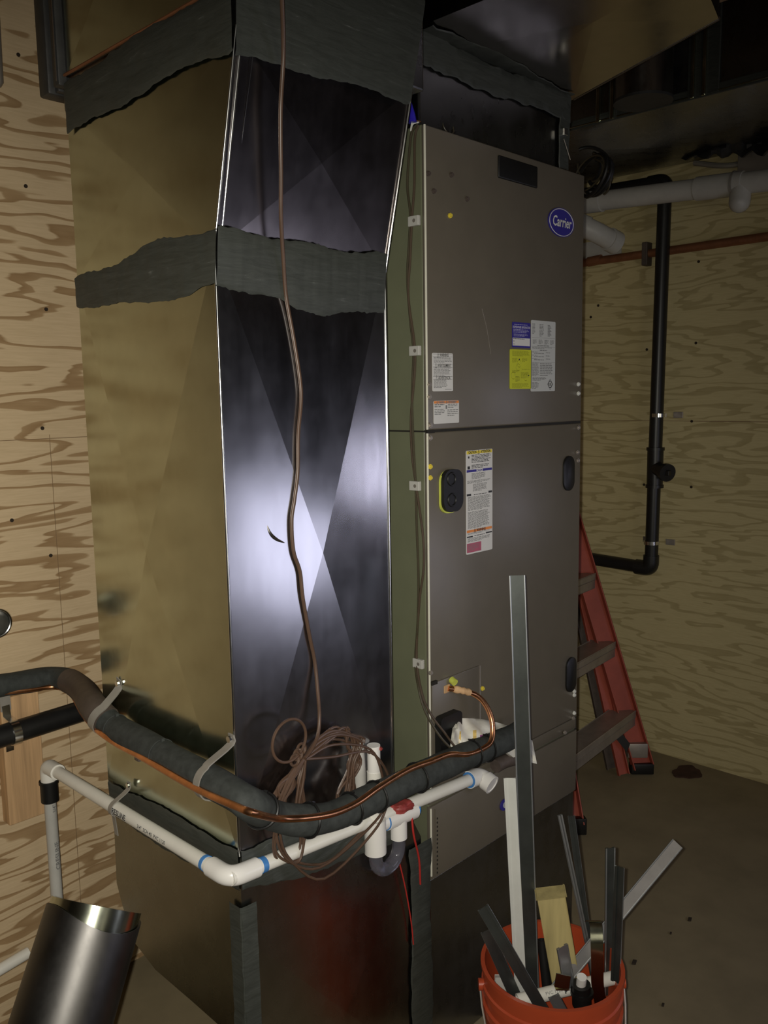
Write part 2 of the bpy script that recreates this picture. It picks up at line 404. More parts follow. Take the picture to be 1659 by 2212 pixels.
# mastic seams: jagged-edged bands laid over the joints
def mastic_band(name, pts_top, pts_bot, out, parent, n=46, th=.002, jag=.0035, seed=1):
    rnd = random.Random(seed)
    def walk(pts):
        P = [Vector(p) for p in pts]; L = [0]
        for i in range(1, len(P)): L.append(L[-1]+(P[i]-P[i-1]).length)
        res = []
        for k in range(n+1):
            s = L[-1]*k/n; i = 1
            while i < len(P)-1 and s > L[i]: i += 1
            t = (s-L[i-1])/(L[i]-L[i-1]); res.append(P[i-1].lerp(P[i], t))
        return res
    T, Bo = walk(pts_top), walk(pts_bot); out = Vector(out)
    ph = [rnd.uniform(0, 6) for _ in range(6)]
    def j(k, s): return jag*(.9*math.sin(k*.21+ph[s])+.3*math.sin(k*.9+ph[s+2])+rnd.uniform(-.35, .35))
    bm = B(); rows = []
    for k in range(n+1):
        d = (Bo[k]-T[k]).normalized()
        a = T[k]-d*j(k, 0); b_ = Bo[k]+d*j(k, 1)
        if k in (0, n): a = T[k]; b_ = Bo[k]
        row = [a]
        for t in (.04, .35, .65, .96): row.append(a.lerp(b_, t)+out*(th*(1+.5*rnd.uniform(-1, 1))))
        row.append(b_); rows.append([bm.verts.new(p) for p in row])
    for k in range(n):
        for q in range(5): bm.faces.new((rows[k][q], rows[k+1][q], rows[k+1][q+1], rows[k][q+1]))
    return obj(name, bm, M['mastic'], parent, True)
o_ = .0025
mastic_band('mastic_seam', [onY(470, 490, -.020), onY(560, 505, -.018), onY(640, 522, -.017), onY(720, 538, -.016), onY(834, 548, -.014)], [onY(466, 618, -o_), onY(520, 636, -o_), onY(600, 640, -o_), onY(640, 668, -o_), onY(700, 690, -o_), onY(760, 672, -o_), onY(828, 676, -o_)], (0, -1, 0), duct, 60, seed=3)
mastic_band('mastic_seam', [onX(163, 600, XL-.005), onX(250, 568, XL-.008), onX(340, 520, XL-.008), onX(400, 508, XL-.008), onX(470, 492, XL-.008)], [onX(167, 664, XL-o_), onX(300, 655, XL-o_), onX(400, 640, XL-o_), onX(466, 612, XL-o_)], (-1, 0, 0), duct, 50, seed=4)
mastic_band('mastic_seam', [onX(235, 1686, XL-.003), onX(330, 1735, XL-.003), onX(430, 1790, XL-.003), onX(515, 1838, XL-.003)], [onX(243, 1762, XL-o_), onX(330, 1815, XL-o_), onX(400, 1860, XL-o_), onX(520, 1925, XL-o_)], (-1, 0, 0), duct, 40, seed=5)
mastic_band('mastic_seam', [onY(520, 1838, -o_), onY(640, 1790, -o_), onY(845, 1720, -o_)], [onY(522, 1925, -.008), onY(660, 1890, -.008), onY(780, 1850, -.008), onY(850, 1820, -.008)], (0, -1, 0), duct, 40, seed=6)
mastic_band('mastic_corner', [(XL-.0045, -.004, .62), (XL-.0045, -.004, .3), (XL-.0045, -.004, 0.01)], [(XL+.028, -.007, .62), (XL+.03, -.007, .3), (XL+.04, -.007, 0.01)], (0, -1, 0), duct, 40, jag=.0, seed=7)
mastic_band('mastic_corner', [(XL-.005, .028, .62), (XL-.005, .03, .3), (XL-.005, .03, .01)], [(XL-.004, -.0045, .62), (XL-.004, -.0045, .3), (XL-.004, -.0045, .01)], (-1, 0, 0), duct, 40, jag=.0015, seed=8)
mastic_band('mastic_corner', [(-.075, -.006, .55), (-.07, -.006, .3), (-.07, -.006, .01)], [(-.002, -.006, .55), (-.004, -.006, .3), (-.004, -.006, .01)], (0, -1, 0), duct, 40, jag=.004, seed=9)

# ------------------------------------------------------------------ overhead trunk of the return (top left)
trunk = empty('overhead_duct', (-.2, .2, Z_T), 'dark sealed return trunk overhead at top left, above the leaning duct section', 'duct')
ZU = 2.14
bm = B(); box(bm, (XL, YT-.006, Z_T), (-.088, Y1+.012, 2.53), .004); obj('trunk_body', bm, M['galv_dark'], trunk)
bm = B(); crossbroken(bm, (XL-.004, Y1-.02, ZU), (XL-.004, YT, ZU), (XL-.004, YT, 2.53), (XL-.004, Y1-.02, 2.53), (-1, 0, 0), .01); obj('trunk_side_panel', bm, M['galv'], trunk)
bm = B(); tube(bm, [(XL-.006, Y1-.01, ZU-.004), (XL-.006, YT, ZU-.004)], .003, 8); obj('drive_cleat', bm, M['brown_copper'], trunk, True)
mastic_band('mastic_seam', [onX(140, 178, XL-.008), onX(300, 75, XL-.008), onX(420, 0, XL-.008), onX(500, -50, XL-.008)], [onX(146, 290, XL-.006), onX(250, 232, XL-.006), onX(330, 185, XL-.006), onX(420, 140, XL-.006), onX(503, 108, XL-.006)], (-1, 0, 0), trunk, 50, jag=.004, seed=11)
mastic_band('mastic_seam', [(XL, YT-.012, 2.24), (-.3, YT-.012, 2.23), (-.09, YT-.012, 2.23)], [onY(508, 120, YT-.010), onY(600, 140, YT-.010), onY(690, 165, YT-.01), onY(800, 195, YT-.01), onY(884, 225, YT-.01)], (0, -1, 0), trunk, 50, jag=.003, seed=12)
# corner flange rolled down at its back edge
bm = B()
fl = onX(130, 185, XL-.012)
box(bm, (XL-.016, fl.y-.002, ZU-.022), (XL+.04, fl.y+.022, 2.53), .004)
box(bm, (XL-.02, fl.y+.034, ZU-.03), (XL+.04, fl.y+.075, 2.53), .006)
box(bm, (XL-.006, fl.y+.02, ZU-.026), (XL+.04, fl.y+.036, 2.53), .003)
obj('end_flange', bm, M['foil'], trunk, True)
bm = B(); tube(bm, [(XL-.018, fl.y+.002, ZU-.015), (XL-.018, fl.y+.002, 2.53)], .0022, 8); obj('flange_edge', bm, M['chrome'], trunk, True)

# ------------------------------------------------------------------ air handler
W_ = onY(1262, 378, 0).x; ZF0, ZF1 = .445, 2.055
ah = empty('air_handler', (W_/2, .28, ZF0), 'tall grey-brown air handler cabinet with warning labels and an oval blue badge', 'air handler')
ZS = onY(920, 932, 0).z
D_ = .56
bm = B(); box(bm, (0, 0.004, ZF0), (W_, D_, ZF1), .004, 3); obj('cabinet_shell', bm, M['cabinet_side'], ah, True)
zsr = onY(1250, 915, 0).z
bm = B(); box(bm, (0, -.004, ZS+.0025), (W_-.004, .006, ZF1-.002), .0035, 3); obj('upper_door', bm, M['cabinet'], ah, True)
zlo = onY(1143, 1599, 0).z
bm = B(); box(bm, (0, -.004, zlo), (W_-.004, .006, ZS-.0025), .0035, 3); lowdoor = obj('lower_door', bm, M['cabinet'], ah, True)
zlo2 = onY(1146, 1626, 0).z
bm = B(); box(bm, (.0, -.001, zlo2+.002), (W_-.004, .008, zlo-.003), .002); obj('filter_rail', bm, M['cabinet'], ah, True)
bm = B(); box(bm, (.0, -.003, ZF0), (W_-.004, .008, zlo2-.002), .0006); obj('filter_door', bm, M['cabinet'], ah, True)
bm = B(); box(bm, (-.0005, .003, ZS-.002), (.006, D_, ZS+.0015)); box(bm, (0, -.0008, ZS-.0025), (W_-.004, .005, ZS+.0025)); obj('door_gap', bm, M['cabinet_seam'], ah)
bm = B(); box(bm, (0, -.0055, ZS-.004), (.022, 0, ZS+.003)); obj('gap_notch', bm, M['cabinet_seam'], ah)
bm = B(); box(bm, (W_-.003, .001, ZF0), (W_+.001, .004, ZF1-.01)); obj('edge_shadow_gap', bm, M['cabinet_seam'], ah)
for z0_, z1_ in ((ZS+.004, ZF1-.003), (zlo+.002, ZS-.004), (ZF0+.01, zlo2-.004)):  # thin pale beads added as the flash glint along the door edges
    bm = B(); tube(bm, [(.0005, -.0035, z0_), (.0005, -.0035, z1_)], .0024, 8); obj('door_edge_glint', bm, M['edge'], ah, True)
# small square access cover bottom left
a = onY(927, 1477, -.005); c2 = onY(1035, 1438, -.005)
bm = B(); box(bm, (.004, -.0075, zlo+.012), (c2.x, -.004, (a.z+c2.z)/2), .0015); cover = obj('access_cover', bm, M['cabinet'], ah, True)
bm = B(); box(bm, (.002, -.0095, (a.z+c2.z)/2-.004), (.02, -.004, (a.z+c2.z)/2+.004)); obj('cover_notch', bm, M['cabinet_seam'], cover)
bm = B(); box(bm, (c2.x-.001, -.0085, zlo+.012), (c2.x+.0012, -.004, (a.z+c2.z)/2)); obj('cover_edge', bm, M['alu'], cover)
FY = -.0045
# display window
p0 = onY(1075, 335, FY); p1 = onY(1159, 402, FY)
dz = (onY(1075, 335, FY).z-onY(1075, 384, FY).z)
bm = B(); zt_ = onY(1075, 335, FY).z
box(bm, (p0.x, FY-.004, zt_-dz), (p1.x, FY+.001, zt_), .0035, 3); obj('display_window', bm, M['black'], ah, True)
def slot(name, u0, v0, u1, v1, mat, proud=.012, rim=None, parent=ah):
    A, Bp = onY(u0, v0, FY), onY(u1, v1, FY)
    x0, x1, z0, z1 = A.x, Bp.x, Bp.z, A.z; r = min((x1-x0)/2, (z1-z0)/2)*.98
    def ring(y, s, rr):
        pts = []
        for cx, cz, t0 in ((x1-r, z1-r, 0), (x0+r, z1-r, 90), (x0+r, z0+r, 180), (x1-r, z0+r, 270)):
            for k in range(7):
                t = math.radians(t0+15*k); pts.append(Vector((cx+math.cos(t)*(r-rr), y, cz+math.sin(t)*(r-rr))))
        return pts
    bm = B()
    R = [ring(FY, 0, 0), ring(FY-proud*.7, 0, .0), ring(FY-proud, 0, .003)]
    V = [[bm.verts.new(p) for p in q] for q in R]
    n = len(V[0])
    for i in range(2):
        for k in range(n): bm.faces.new((V[i][k], V[i][(k+1) % n], V[i+1][(k+1) % n], V[i+1][k]))
    bm.faces.new(V[-1])
    o = obj(name, bm, mat, parent, True)
    return o, (x0, x1, z0, z1)
def rrect(bm, x0, x1, z0, z1, y, th, r):
    pts = []
    for cx, cz, t0 in ((x1-r, z1-r, 0), (x0+r, z1-r, 90), (x0+r, z0+r, 180), (x1-r, z0+r, 270)):
        for k in range(7):
            t = math.radians(t0+15*k); pts.append((cx+math.cos(t)*r, y, cz+math.sin(t)*r))
    prism(bm, pts, (0, -th, 0))
# big suction-line grommet, black with a green lip
A, Bp = onY(948, 1016, FY), onY(991, 1101, FY)
bm = B(); rrect(bm, A.x-.0005, Bp.x-.004, Bp.z-.003, A.z-.002, FY, .005, .024); obj('grommet_lip', bm, M['green'], ah, True)
bm = B(); rrect(bm, A.x+.001, Bp.x, Bp.z, A.z, FY-.003, .010, .024); g = obj('pipe_grommet', bm, M['black'], ah, True)
for (u, v) in ((976, 1035), (977, 1080)):
    p = onY(u, v, FY-.0135); bm = B(); tube(bm, arc(p, (1, 0, 0), (0, 0, 1), .013, 0, 2*math.pi*23/24, 23), .0022, 6, closed=True); obj('knockout_ring', bm, M['black'], g, True)
slot('recessed_grip', 1216, 986, 1238, 1058, M['black'], .006)
slot('recessed_grip', 1222, 1424, 1242, 1489, M['black'], .006)
A, Bp = onY(937, 1548, FY), onY(983, 1622, FY)
bm = B(); rrect(bm, A.x, Bp.x, Bp.z-.002, A.z, FY-.003, .018, .010); obj('lower_grommet', bm, M['black'], ah, True)
# oval badge
def badge(u0, v0, u1, v1, word, name='badge'):
    A, Bp = onY(u0, v0, FY), onY(u1, v1, FY)
    return A, Bp
cA, cB = onY(1184, 482, FY), onY(1239, 482, FY)
cc_ = onY(1211, 481, FY); rx = (cB.x-cA.x)/2; rz = rx*.60
def oval(bm, c, rx, rz, y, th, n=48): prism(bm, [(c.x+rx*math.cos(2*math.pi*k/n), y, c.z+rz*math.sin(2*math.pi*k/n)) for k in range(n)], (0, -th, 0))
bm = B(); oval(bm, cc_, rx, rz, FY, .003); badge_o = obj('oval_badge', bm, M['navy'], ah, True, label='oval navy badge with a silver rim and script lettering')
bm = B(); tube(bm, [Vector((cc_.x+rx*.93*math.cos(2*math.pi*k/48), FY-.003, cc_.z+rz*.93*math.sin(2*math.pi*k/48))) for k in range(48)], .0009, 6, closed=True); obj('badge_rim', bm, M['wirewhite'], badge_o, True)
bm = B(); text_bm(bm, 'Carrier', .034, (cc_.x, FY-.0038, cc_.z), (1, 0, 0), (0, 0, 1), (0, 0, 0), bold=.0006, squeeze=.80, shear=.15); obj('badge_lettering', bm, M['wirewhite'], badge_o)
c3 = onY(1088, 1738, FY)
bm = B(); oval(bm, c3, .016, .014, FY, .003); b2 = obj('blue_emblem', bm, M['navy'], ah, True)
bm = B(); oval(bm, c3+Vector((.003, 0, 0)), .009, .008, FY-.003, .0008); obj('emblem_center', bm, M['paper'], b2)
# screws
for (u, v, mt) in ((924, 375, 'tape'), (974, 378, 'tape'), (936, 413, 'tape'), (971, 466, 'y2'), (1008, 430, 'tape'),
                   (926, 831, 'alu'), (926, 857, 'alu'), (928, 919, 'alu'), (928, 946, 'alu'), (928, 1008, 'y2'), (928, 1032, 'y2'), (1248, 830, 'wirewhite'), (1248, 850, 'wirewhite'), (1248, 924, 'alu'), (1246, 977, 'alu'), (1247, 995, 'alu'),
                   (1260, 462, 'alu'), (1239, 1493, 'wirewhite'), (1239, 1501, 'wirewhite'), (1239, 1540, 'wirewhite'), (1237, 1551, 'alu'), (929, 1453, 'alu'), (1041, 1487, 'y2'), (1219, 1582, 'alu'), (1262, 640, 'alu')):
    if u > 1258: continue
    p = onY(u, v, FY); bm = B(); cyl(bm, p, p+Vector((0, -.003, 0)), .0055, 8); cyl(bm, p+Vector((0, -.002, 0)), p+Vector((0, -.006, 0)), .0036, 6)
    obj('screw', bm, M[mt], ah)
# vent perforations of the filter door
bm = B()
for k in range(14):
    p = onY(945, 1768+k*9, -.0038); box(bm, (p.x-.0015, -.0042, p.z-.002), (p.x+.0015, -.003, p.z+.002))
obj('perforation_row', bm, M['cabinet_seam'], ah)
bm = B(); p = onY(936, 1700, 0); box(bm, (p.x-.001, -.0045, ZF0+.01), (p.x+.0015, -.003, zlo2-.01)); obj('door_fold', bm, M['cabinet'], ah)
bm = B(); tube(bm, smoothpath([onY(1041, 667, FY-.0003), onY(1052, 712, FY-.0003), onY(1060, 765, FY-.0003)], 4), .0004, 5); obj('scratch_mark', bm, M['alu'], ah)
# ---- stickers
def sticker(tl, br, mat, label=None, r=.003):
    A, Bp = onY(*tl, FY), onY(*br, FY)
    bm = B(); rrect(bm, A.x, Bp.x, Bp.z, A.z, FY, .0008, r)
    return obj('sticker', bm, M[mat], ah, label=label), (A.x, Bp.x, Bp.z, A.z)
def srect(bm, R, a, b_, c, d, y=FY-.0012):
    """a..b across, c..d down, all 0..1 from the sticker's top left"""
    x0, x1, z0, z1 = R
    quad(bm, (x0+(x1-x0)*a, y, z1-(z1-z0)*d), (x0+(x1-x0)*b_, y, z1-(z1-z0)*d), (x0+(x1-x0)*b_, y, z1-(z1-z0)*c), (x0+(x1-x0)*a, y, z1-(z1-z0)*c))
def lines(bm, R, a, b_, c, d, n, fill=.45, last=.6, rnd=random.Random(5)):
    for i in range(n):
        t0 = c+(d-c)*i/n; t1 = t0+(d-c)/n*fill
        x = a; end = b_*(1 if i < n-1 else last) if i < n-1 else a+(b_-a)*last
        end = min(end, a+(b_-a)*rnd.uniform(.86, 1)) if i < n-1 else end
        while x < end-.01:
            w_ = rnd.uniform(.04, .13); e = min(x+w_, end)
            srect(bm, R, x, e, t0, t1); x = e+.018
def prt(bm, mat, parent, name='printing'): return obj(name, bm, M[mat], parent, recalc=False)
def stext(bm, R, s, cx, cy, hgt, sq=1.0, bold=.0003, y=FY-.0013):
    x0, x1, z0, z1 = R
    text_bm(bm, s, hgt, (x0+(x1-x0)*cx, y, z1-(z1-z0)*cy), (1, 0, 0), (0, 0, 1), (0, 0, 0), bold=bold, squeeze=sq)
# warning sheet
s, R = sticker((933, 762), (978, 845), 'paper_w', 'tall white warning label in three languages')
bm = B(); stext(bm, R, '\u26a0 WARNING', .5, .055, .0095, .62, .0001); stext(bm, R, '\u26a0 AVERTISSEMENT', .5, .325, .0095, .62, .0001); stext(bm, R, '\u26a0 ADVERTENCIA', .5, .65, .0095, .62, .0001)
for t in (.03, .09, .285, .365, .61, .685): srect(bm, R, .03, .97, t, t+.006)
prt(bm, 'ink', s)
bm = B(); lines(bm, R, .06, .95, .115, .27, 5); lines(bm, R, .06, .92, .385, .60, 7); lines(bm, R, .06, .72, .70, .93, 7); srect(bm, R, .6, .92, .945, .955); prt(bm, 'greyink', s, 'small_print')
# small orange topped danger label
s, R = sticker((936, 866), (991, 913), 'paper_w', 'small white label with an orange band on top')
bm = B(); srect(bm, R, 0.01, .99, 0.01, .12, FY-.001); prt(bm, 'orangeband', s, 'orange_band')
bm = B(); stext(bm, R, '\u26a0 WARNING   \u26a0 AVERTISSEMENT', .5, .07, .0055, .75); lines(bm, R, .03, .42, .15, .32, 2, .5); lines(bm, R, .03, .44, .36, .64, 4, .45); lines(bm, R, .55, .96, .15, .36, 3, .5); lines(bm, R, .53, .98, .40, .72, 4, .45)
srect(bm, R, .46, .52, .2, .36); prt(bm, 'greyink', s)
# navy homeowner label
s, R = sticker((1106, 695), (1145, 752), 'navy', 'navy blue homeowner label with a white write-in box')
bm = B(); srect(bm, R, .02, .97, .62, .93, FY-.001); prt(bm, 'paper_w', s, 'write_in_box')
bm = B(); stext(bm, R, 'HOMEOWNER INFORMATION', .5, .20, .0075, .68); lines(bm, R, .1, .9, .08, .11, 1, .8, .9); lines(bm, R, .05, .95, .28, .44, 3, .4, .8); lines(bm, R, .07, .93, .46, .58, 3, .4, .7); prt(bm, 'navyprint', s)
bm = B(); lines(bm, R, .05, .66, .645, .67, 1, .8, 1); lines(bm, R, .04, .12, .74, .76, 1, .9, 1); lines(bm, R, .04, .14, .86, .88, 1, .9, 1); prt(bm, 'ink', s)
# yellow instruction label
s, R = sticker((1101, 754), (1147, 840), 'yellow', 'bright yellow instruction label with line drawings')
bm = B(); lines(bm, R, .1, .93, .04, .18, 6, .5); lines(bm, R, .1, .36, .22, .34, 5, .5); lines(bm, R, .55, .8, .22, .32, 4, .5); lines(bm, R, .55, .92, .49, .52, 2, .5); lines(bm, R, .1, .38, .53, .60, 3, .5); lines(bm, R, .5, .9, .58, .74, 6, .5); lines(bm, R, .25, .45, .68, .83, 5, .5); lines(bm, R, .1, .9, .86, .98, 5, .45)
x0, x1, z0, z1 = R
for cx, cy in ((.42, .36), (.38, .45), (.72, .70), (.15, .66)):
    pts = arc((x0+(x1-x0)*cx, FY-.0012, z1-(z1-z0)*cy), (1, 0, 0), (0, 0, 1), .008, 0, 5.2, 12); tube(bm, pts, .0006, 4)
prt(bm, 'olive_ink', s)
bm = B(); srect(bm, R, .40, .45, .235, .265); srect(bm, R, .84, .89, .64, .67); prt(bm, 'ink', s, 'pointer_marks')
# grey rating plate
s, R = sticker((1147, 691), (1198, 845), 'paper', 'large pale grey rating label with a certification mark')
bm = B(); lines(bm, R, .04, .16, .05, .20, 9, .45); lines(bm, R, .33, .5, .05, .23, 9, .5)
for t, e in ((.06, .125), (.135, .14), (.15, .215)):
    stext(bm, R, '' , .7, t, .01)
for k in range(10): srect(bm, R, .67, .67+.09+.03*(k % 3), .055+k*.0165, .055+k*.0165+.010)
for cx in (.06, .30, .54, .78): lines(bm, R, cx, cx+.17, .27, .335, 5, .5)
for t in (.24, .365, .585): srect(bm, R, .03, .98, t, t+.003)
lines(bm, R, .25, .8, .345, .362, 1, .7, .9); lines(bm, R, .04, .9, .375, .40, 2, .5); lines(bm, R, .35, .65, .41, .43, 1, .6, 1)
for t in (.44, .485, .53): lines(bm, R, .04, .25, t, t+.01, 1, .7, 1); lines(bm, R, .12, .52, t+.017, t+.03, 1, .7, 1); lines(bm, R, .6, .78, t+.004, t+.016, 1, .7, 1)
lines(bm, R, .04, .32, .595, .79, 13, .5); lines(bm, R, .36, .9, .60, .79, 8, .45); lines(bm, R, .06, .62, .80, .85, 4, .55); lines(bm, R, .04, .32, .87, .97, 6, .5)
prt(bm, 'greyink', s)
bm = B(); x0, x1, z0, z1 = R; c = Vector((x0+(x1-x0)*.79, FY-.0012, z1-(z1-z0)*.90))
tube(bm, arc(c, (1, 0, 0), (0, 0, 1), .008, 0, 2*math.pi*15/16, 15), .0009, 4, closed=True); tube(bm, [c+Vector((-.011, 0, 0)), c+Vector((0, 0, .013)), c+Vector((.011, 0, 0)), c+Vector((0, 0, -.013))], .0005, 4, closed=True); stext(bm, R, 'UL', .79, .90, .010, .8); prt(bm, 'ink', s, 'certification_mark')
# long safety label
s, R = sticker((1006, 974), (1063, 1186), 'paper_w', 'long narrow label with yellow, blue, orange and pink bands')
bm = B(); srect(bm, R, .02, .98, .005, .035, FY-.001); prt(bm, 'y2', s, 'yellow_band')
bm = B(); srect(bm, R, .02, .98, .185, .208, FY-.001); prt(bm, 'navy', s, 'blue_band')
bm = B(); srect(bm, R, .02, .98, .765, .79, FY-.001); prt(bm, 'orangeband', s, 'orange_band')
bm = B(); srect(bm, R, .02, .56, .895, .985, FY-.001); prt(bm, 'pinkband', s, 'pink_panel')
bm = B(); stext(bm, R, 'CAUTION  \u26a0  ATTENTION', .5, .02, .0085, .75); stext(bm, R, '\u26a0 WARNING', .5, .778, .0085, .8)
for a_, b2_, c_, d_ in ((.02, .18, .415, .435), (.84, .98, .41, .43), (.02, .24, .825, .838), (.74, .98, .815, .828), (.07, .12, .055, .075), (.05, .14, .15, .178)): srect(bm, R, a_, b2_, c_, d_)
lines(bm, R, .2, .94, .045, .125, 6, .45, .9); lines(bm, R, .2, .9, .14, .18, 3, .45); lines(bm, R, .28, .78, .425, .432, 1, .9, 1); lines(bm, R, .3, .7, .825, .832, 1, .9, 1)
prt(bm, 'ink', s)
bm = B(); lines(bm, R, .2, .76, .22, .28, 6, .5); lines(bm, R, .04, .95, .29, .32, 3, .5); lines(bm, R, .25, .8, .325, .40, 7, .5); lines(bm, R, .06, .93, .445, .58, 13, .5); lines(bm, R, .06, .9, .59, .755, 16, .5); lines(bm, R, .05, .94, .795, .812, 2, .5); lines(bm, R, .05, .94, .845, .885, 4, .5); lines(bm, R, .06, .5, .91, .97, 5, .35); prt(bm, 'greyink', s, 'small_print')
bm = B(); stext(bm, R, 'NOTICE', .5, .197, .008, .8); prt(bm, 'paper_w', s, 'band_lettering')

# stand / plenum below the air handler
bm = B(); box(bm, (-.002, .0, 0), (W_-.01, D_-.02, ZF0), .003)
st_ = recenter(obj('base_plenum', bm, M['galv_dark'], None, False, 'dark metal plenum box the air handler stands on, behind the bucket', 'duct base'))
# ------------------------------------------------------------------ supply plenum + overhead supply trunk
sp_ = empty('supply_plenum', (.28, .3, ZF1), 'black painted supply plenum on top of the air handler', 'duct')
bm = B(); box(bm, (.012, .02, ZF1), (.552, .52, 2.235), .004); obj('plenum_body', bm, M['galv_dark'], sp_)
mastic_band('mastic_seam', [(0.0, .012, 2.232), (.3, .012, 2.232), (.56, .012, 2.232)], [(0.0, .015, 2.165), (.3, .015, 2.175), (.56, .015, 2.17)], (0, -1, 0), sp_, 40, jag=.006, seed=21)
mastic_band('mastic_seam', [(.515, .014, 2.23), (.515, .014, ZF1+.005)], [(.556, .014, 2.23), (.556, .014, ZF1+.005)], (0, -1, 0), sp_, 16, jag=.003, seed=22)
p = onY(1218, 286, .01); bm = B(); box(bm, (p.x-.008, .002, p.z-.008), (p.x+.006, .013, p.z+.008), .001); obj('clip', bm, M['chrome'], sp_)
bm = B(); tube(bm, [onY(1218, 300, .01), onY(1232, 345, .008)], .001, 6); obj('hanging_thread', bm, M['alu'], sp_)
tr = empty('overhead_duct', (.2, -.2, 2.24), 'dark supply trunk overhead with a wide flat underside, above the air handler', 'duct')
c1 = onZ(1240, 215, 2.24); c2 = onZ(1553, 42, 2.24); c3_ = onZ(1500, -90, 2.24)
print('trunk', c1, c2, c3_)
poly = [Vector((.005, .5, 2.24)), Vector((.56, .5, 2.24)), Vector((c1.x, c1.y, 2.24)), Vector((c2.x, c2.y, 2.24)), Vector((c3_.x, c3_.y, 2.24)), Vector((.005, -1.0, 2.24))]
bm = B()
lowv = [bm.verts.new(p) for p in poly]; hiv = [bm.verts.new(p+Vector((0, 0, .29))) for p in poly]
cx_ = bm.verts.new((.22, -.25, 2.232))
for i in range(6): bm.faces.new((lowv[i], lowv[(i+1) % 6], cx_)); bm.faces.new((lowv[i], lowv[(i+1) % 6], hiv[(i+1) % 6], hiv[i]))
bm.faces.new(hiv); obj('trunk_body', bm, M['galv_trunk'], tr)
mastic_band('mastic_seam', [(0.01, -.02, 2.236), (.3, -.02, 2.234), (.56, .0, 2.236)], [(0.01, .03, 2.236), (.3, .03, 2.236), (.56, .04, 2.236)], (0, 0, -1), tr, 30, jag=.008, seed=23)
bm = B(); tube(bm, [Vector((c1.x, c1.y, 2.242)), Vector((c2.x, c2.y, 2.242))], .004, 8); obj('edge_seam', bm, M['galv_dark'], tr, True)
# ------------------------------------------------------------------ trunk along the right wall
t2 = empty('ceiling_duct', (1.6, 0, 2.38), 'dark rectangular trunk hung under the joists along the right plywood wall', 'duct')
bm = B(); crossbroken(bm, (1.24, -1.5, 2.38), (1.93, -1.5, 2.38), (1.93, -.12, 2.38), (1.24, -.12, 2.38), (0, 0, -1), .012); crossbroken(bm, (1.24, -.12, 2.38), (1.93, -.12, 2.38), (1.93, .8, 2.38), (1.24, .8, 2.38), (0, 0, -1), .014)
quad(bm, (1.24, -1.5, 2.38), (1.24, .8, 2.38), (1.24, .8, 2.70), (1.24, -1.5, 2.70)); quad(bm, (1.24, .8, 2.38), (1.93, .8, 2.38), (1.93, .8, 2.7), (1.24, .8, 2.7)); quad(bm, (1.93, -1.5, 2.38), (1.93, .8, 2.38), (1.93, .8, 2.70), (1.93, -1.5, 2.70))
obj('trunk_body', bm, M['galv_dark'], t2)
ys = onX(1500, 150, 1.24).y
for yy in (ys-.0, ys-.035, .28, .33):
    bm = B(); box(bm, (1.226, yy-.006, 2.378), (1.24, yy+.006, 2.70), .002); obj('drive_cleat', bm, M['galv'], t2)
for ua, ub in ((1488, 1556), (1318, 1336)):
    ya, yb = onX(ua, 150, 1.238).y, onX(ub, 150, 1.238).y
    bm = B(); box(bm, (1.232, min(ya, yb), 2.38), (1.24, max(ya, yb), 2.69), .002); obj('sealed_joint', bm, M['mastic'], t2)
bm = B(); box(bm, (1.233, -1.4, 2.376), (1.24, .8, 2.405), .002); obj('sealed_edge', bm, M['mastic'], t2)
bm = B(); tube(bm, [(1.236, -1.4, 2.384), (1.236, .8, 2.384)], .004, 8); obj('bottom_edge', bm, M['galv'], t2, True)
cc0 = onX(1390, 190, 1.16)
rd = empty('round_takeoff', (cc0.x, cc0.y, 2.40), 'dark round takeoff duct hanging before the side trunk at top right', 'duct')
bm = B(); hollow(bm, (cc0.x, cc0.y, 2.385), (cc0.x, cc0.y, 2.72), .085, .002, 36); obj('takeoff_pipe', bm, M['galv_dark'], rd, True)
bm = B(); cyl(bm, (cc0.x, cc0.y, 2.378), (cc0.x, cc0.y, 2.386), .087, 36); obj('collar_rim', bm, M['foil'], rd, True)
# ------------------------------------------------------------------ insulated line set
def pw(spec): return [onX(u, v, a) if k == 'x' else onY(u, v, a) for u, v, k, a in spec]
LS = pw([(-60, 1492, 'y', .775), (0, 1481, 'y', .775), (60, 1472, 'y', .775), (110, 1464, 'y', .77), (148, 1470, 'y', .72), (180, 1493, 'y', .62), (205, 1530, 'x', -.552), (250, 1572, 'x', -.553), (330, 1617, 'x', -.556), (410, 1662, 'x', -.560), (500, 1712, 'x', -.564), (540, 1737, 'x', -.556), (590, 1761, 'y', -.070), (650, 1772, 'y', -.078), (720, 1762, 'y', -.078), (800, 1726, 'y', -.074), (900, 1680, 'y', -.068), (1000, 1635, 'y', -.062), (1060, 1611, 'y', -.058), (1100, 1594, 'y', -.055), (1124, 1582, 'y', -.05)])
ls = empty('insulated_pipe', LS[9], 'thick black foam-insulated refrigerant line wrapping around the duct corner', 'pipe')
bm = B(); P_ = smoothpath(LS, 8); tube(bm, P_, .027, 20, rfun=lambda t: .0268+.0008*math.sin(t*70)+.0008*min(1, max(0, (t-.5)*4))); obj('foam_sleeve', bm, M['rubber'], ls, True)
bm = B(); tube(bm, P_[8*4:8*6+6], .0285, 20); obj('tape_wrap', bm, M['tape'], ls, True)
bm = B(); tube(bm, P_[8*16:8*18], .0288, 20, rfun=lambda t: .0288+.0006*math.sin(t*25)); obj('tape_wrap', bm, M['rubber'], ls, True)
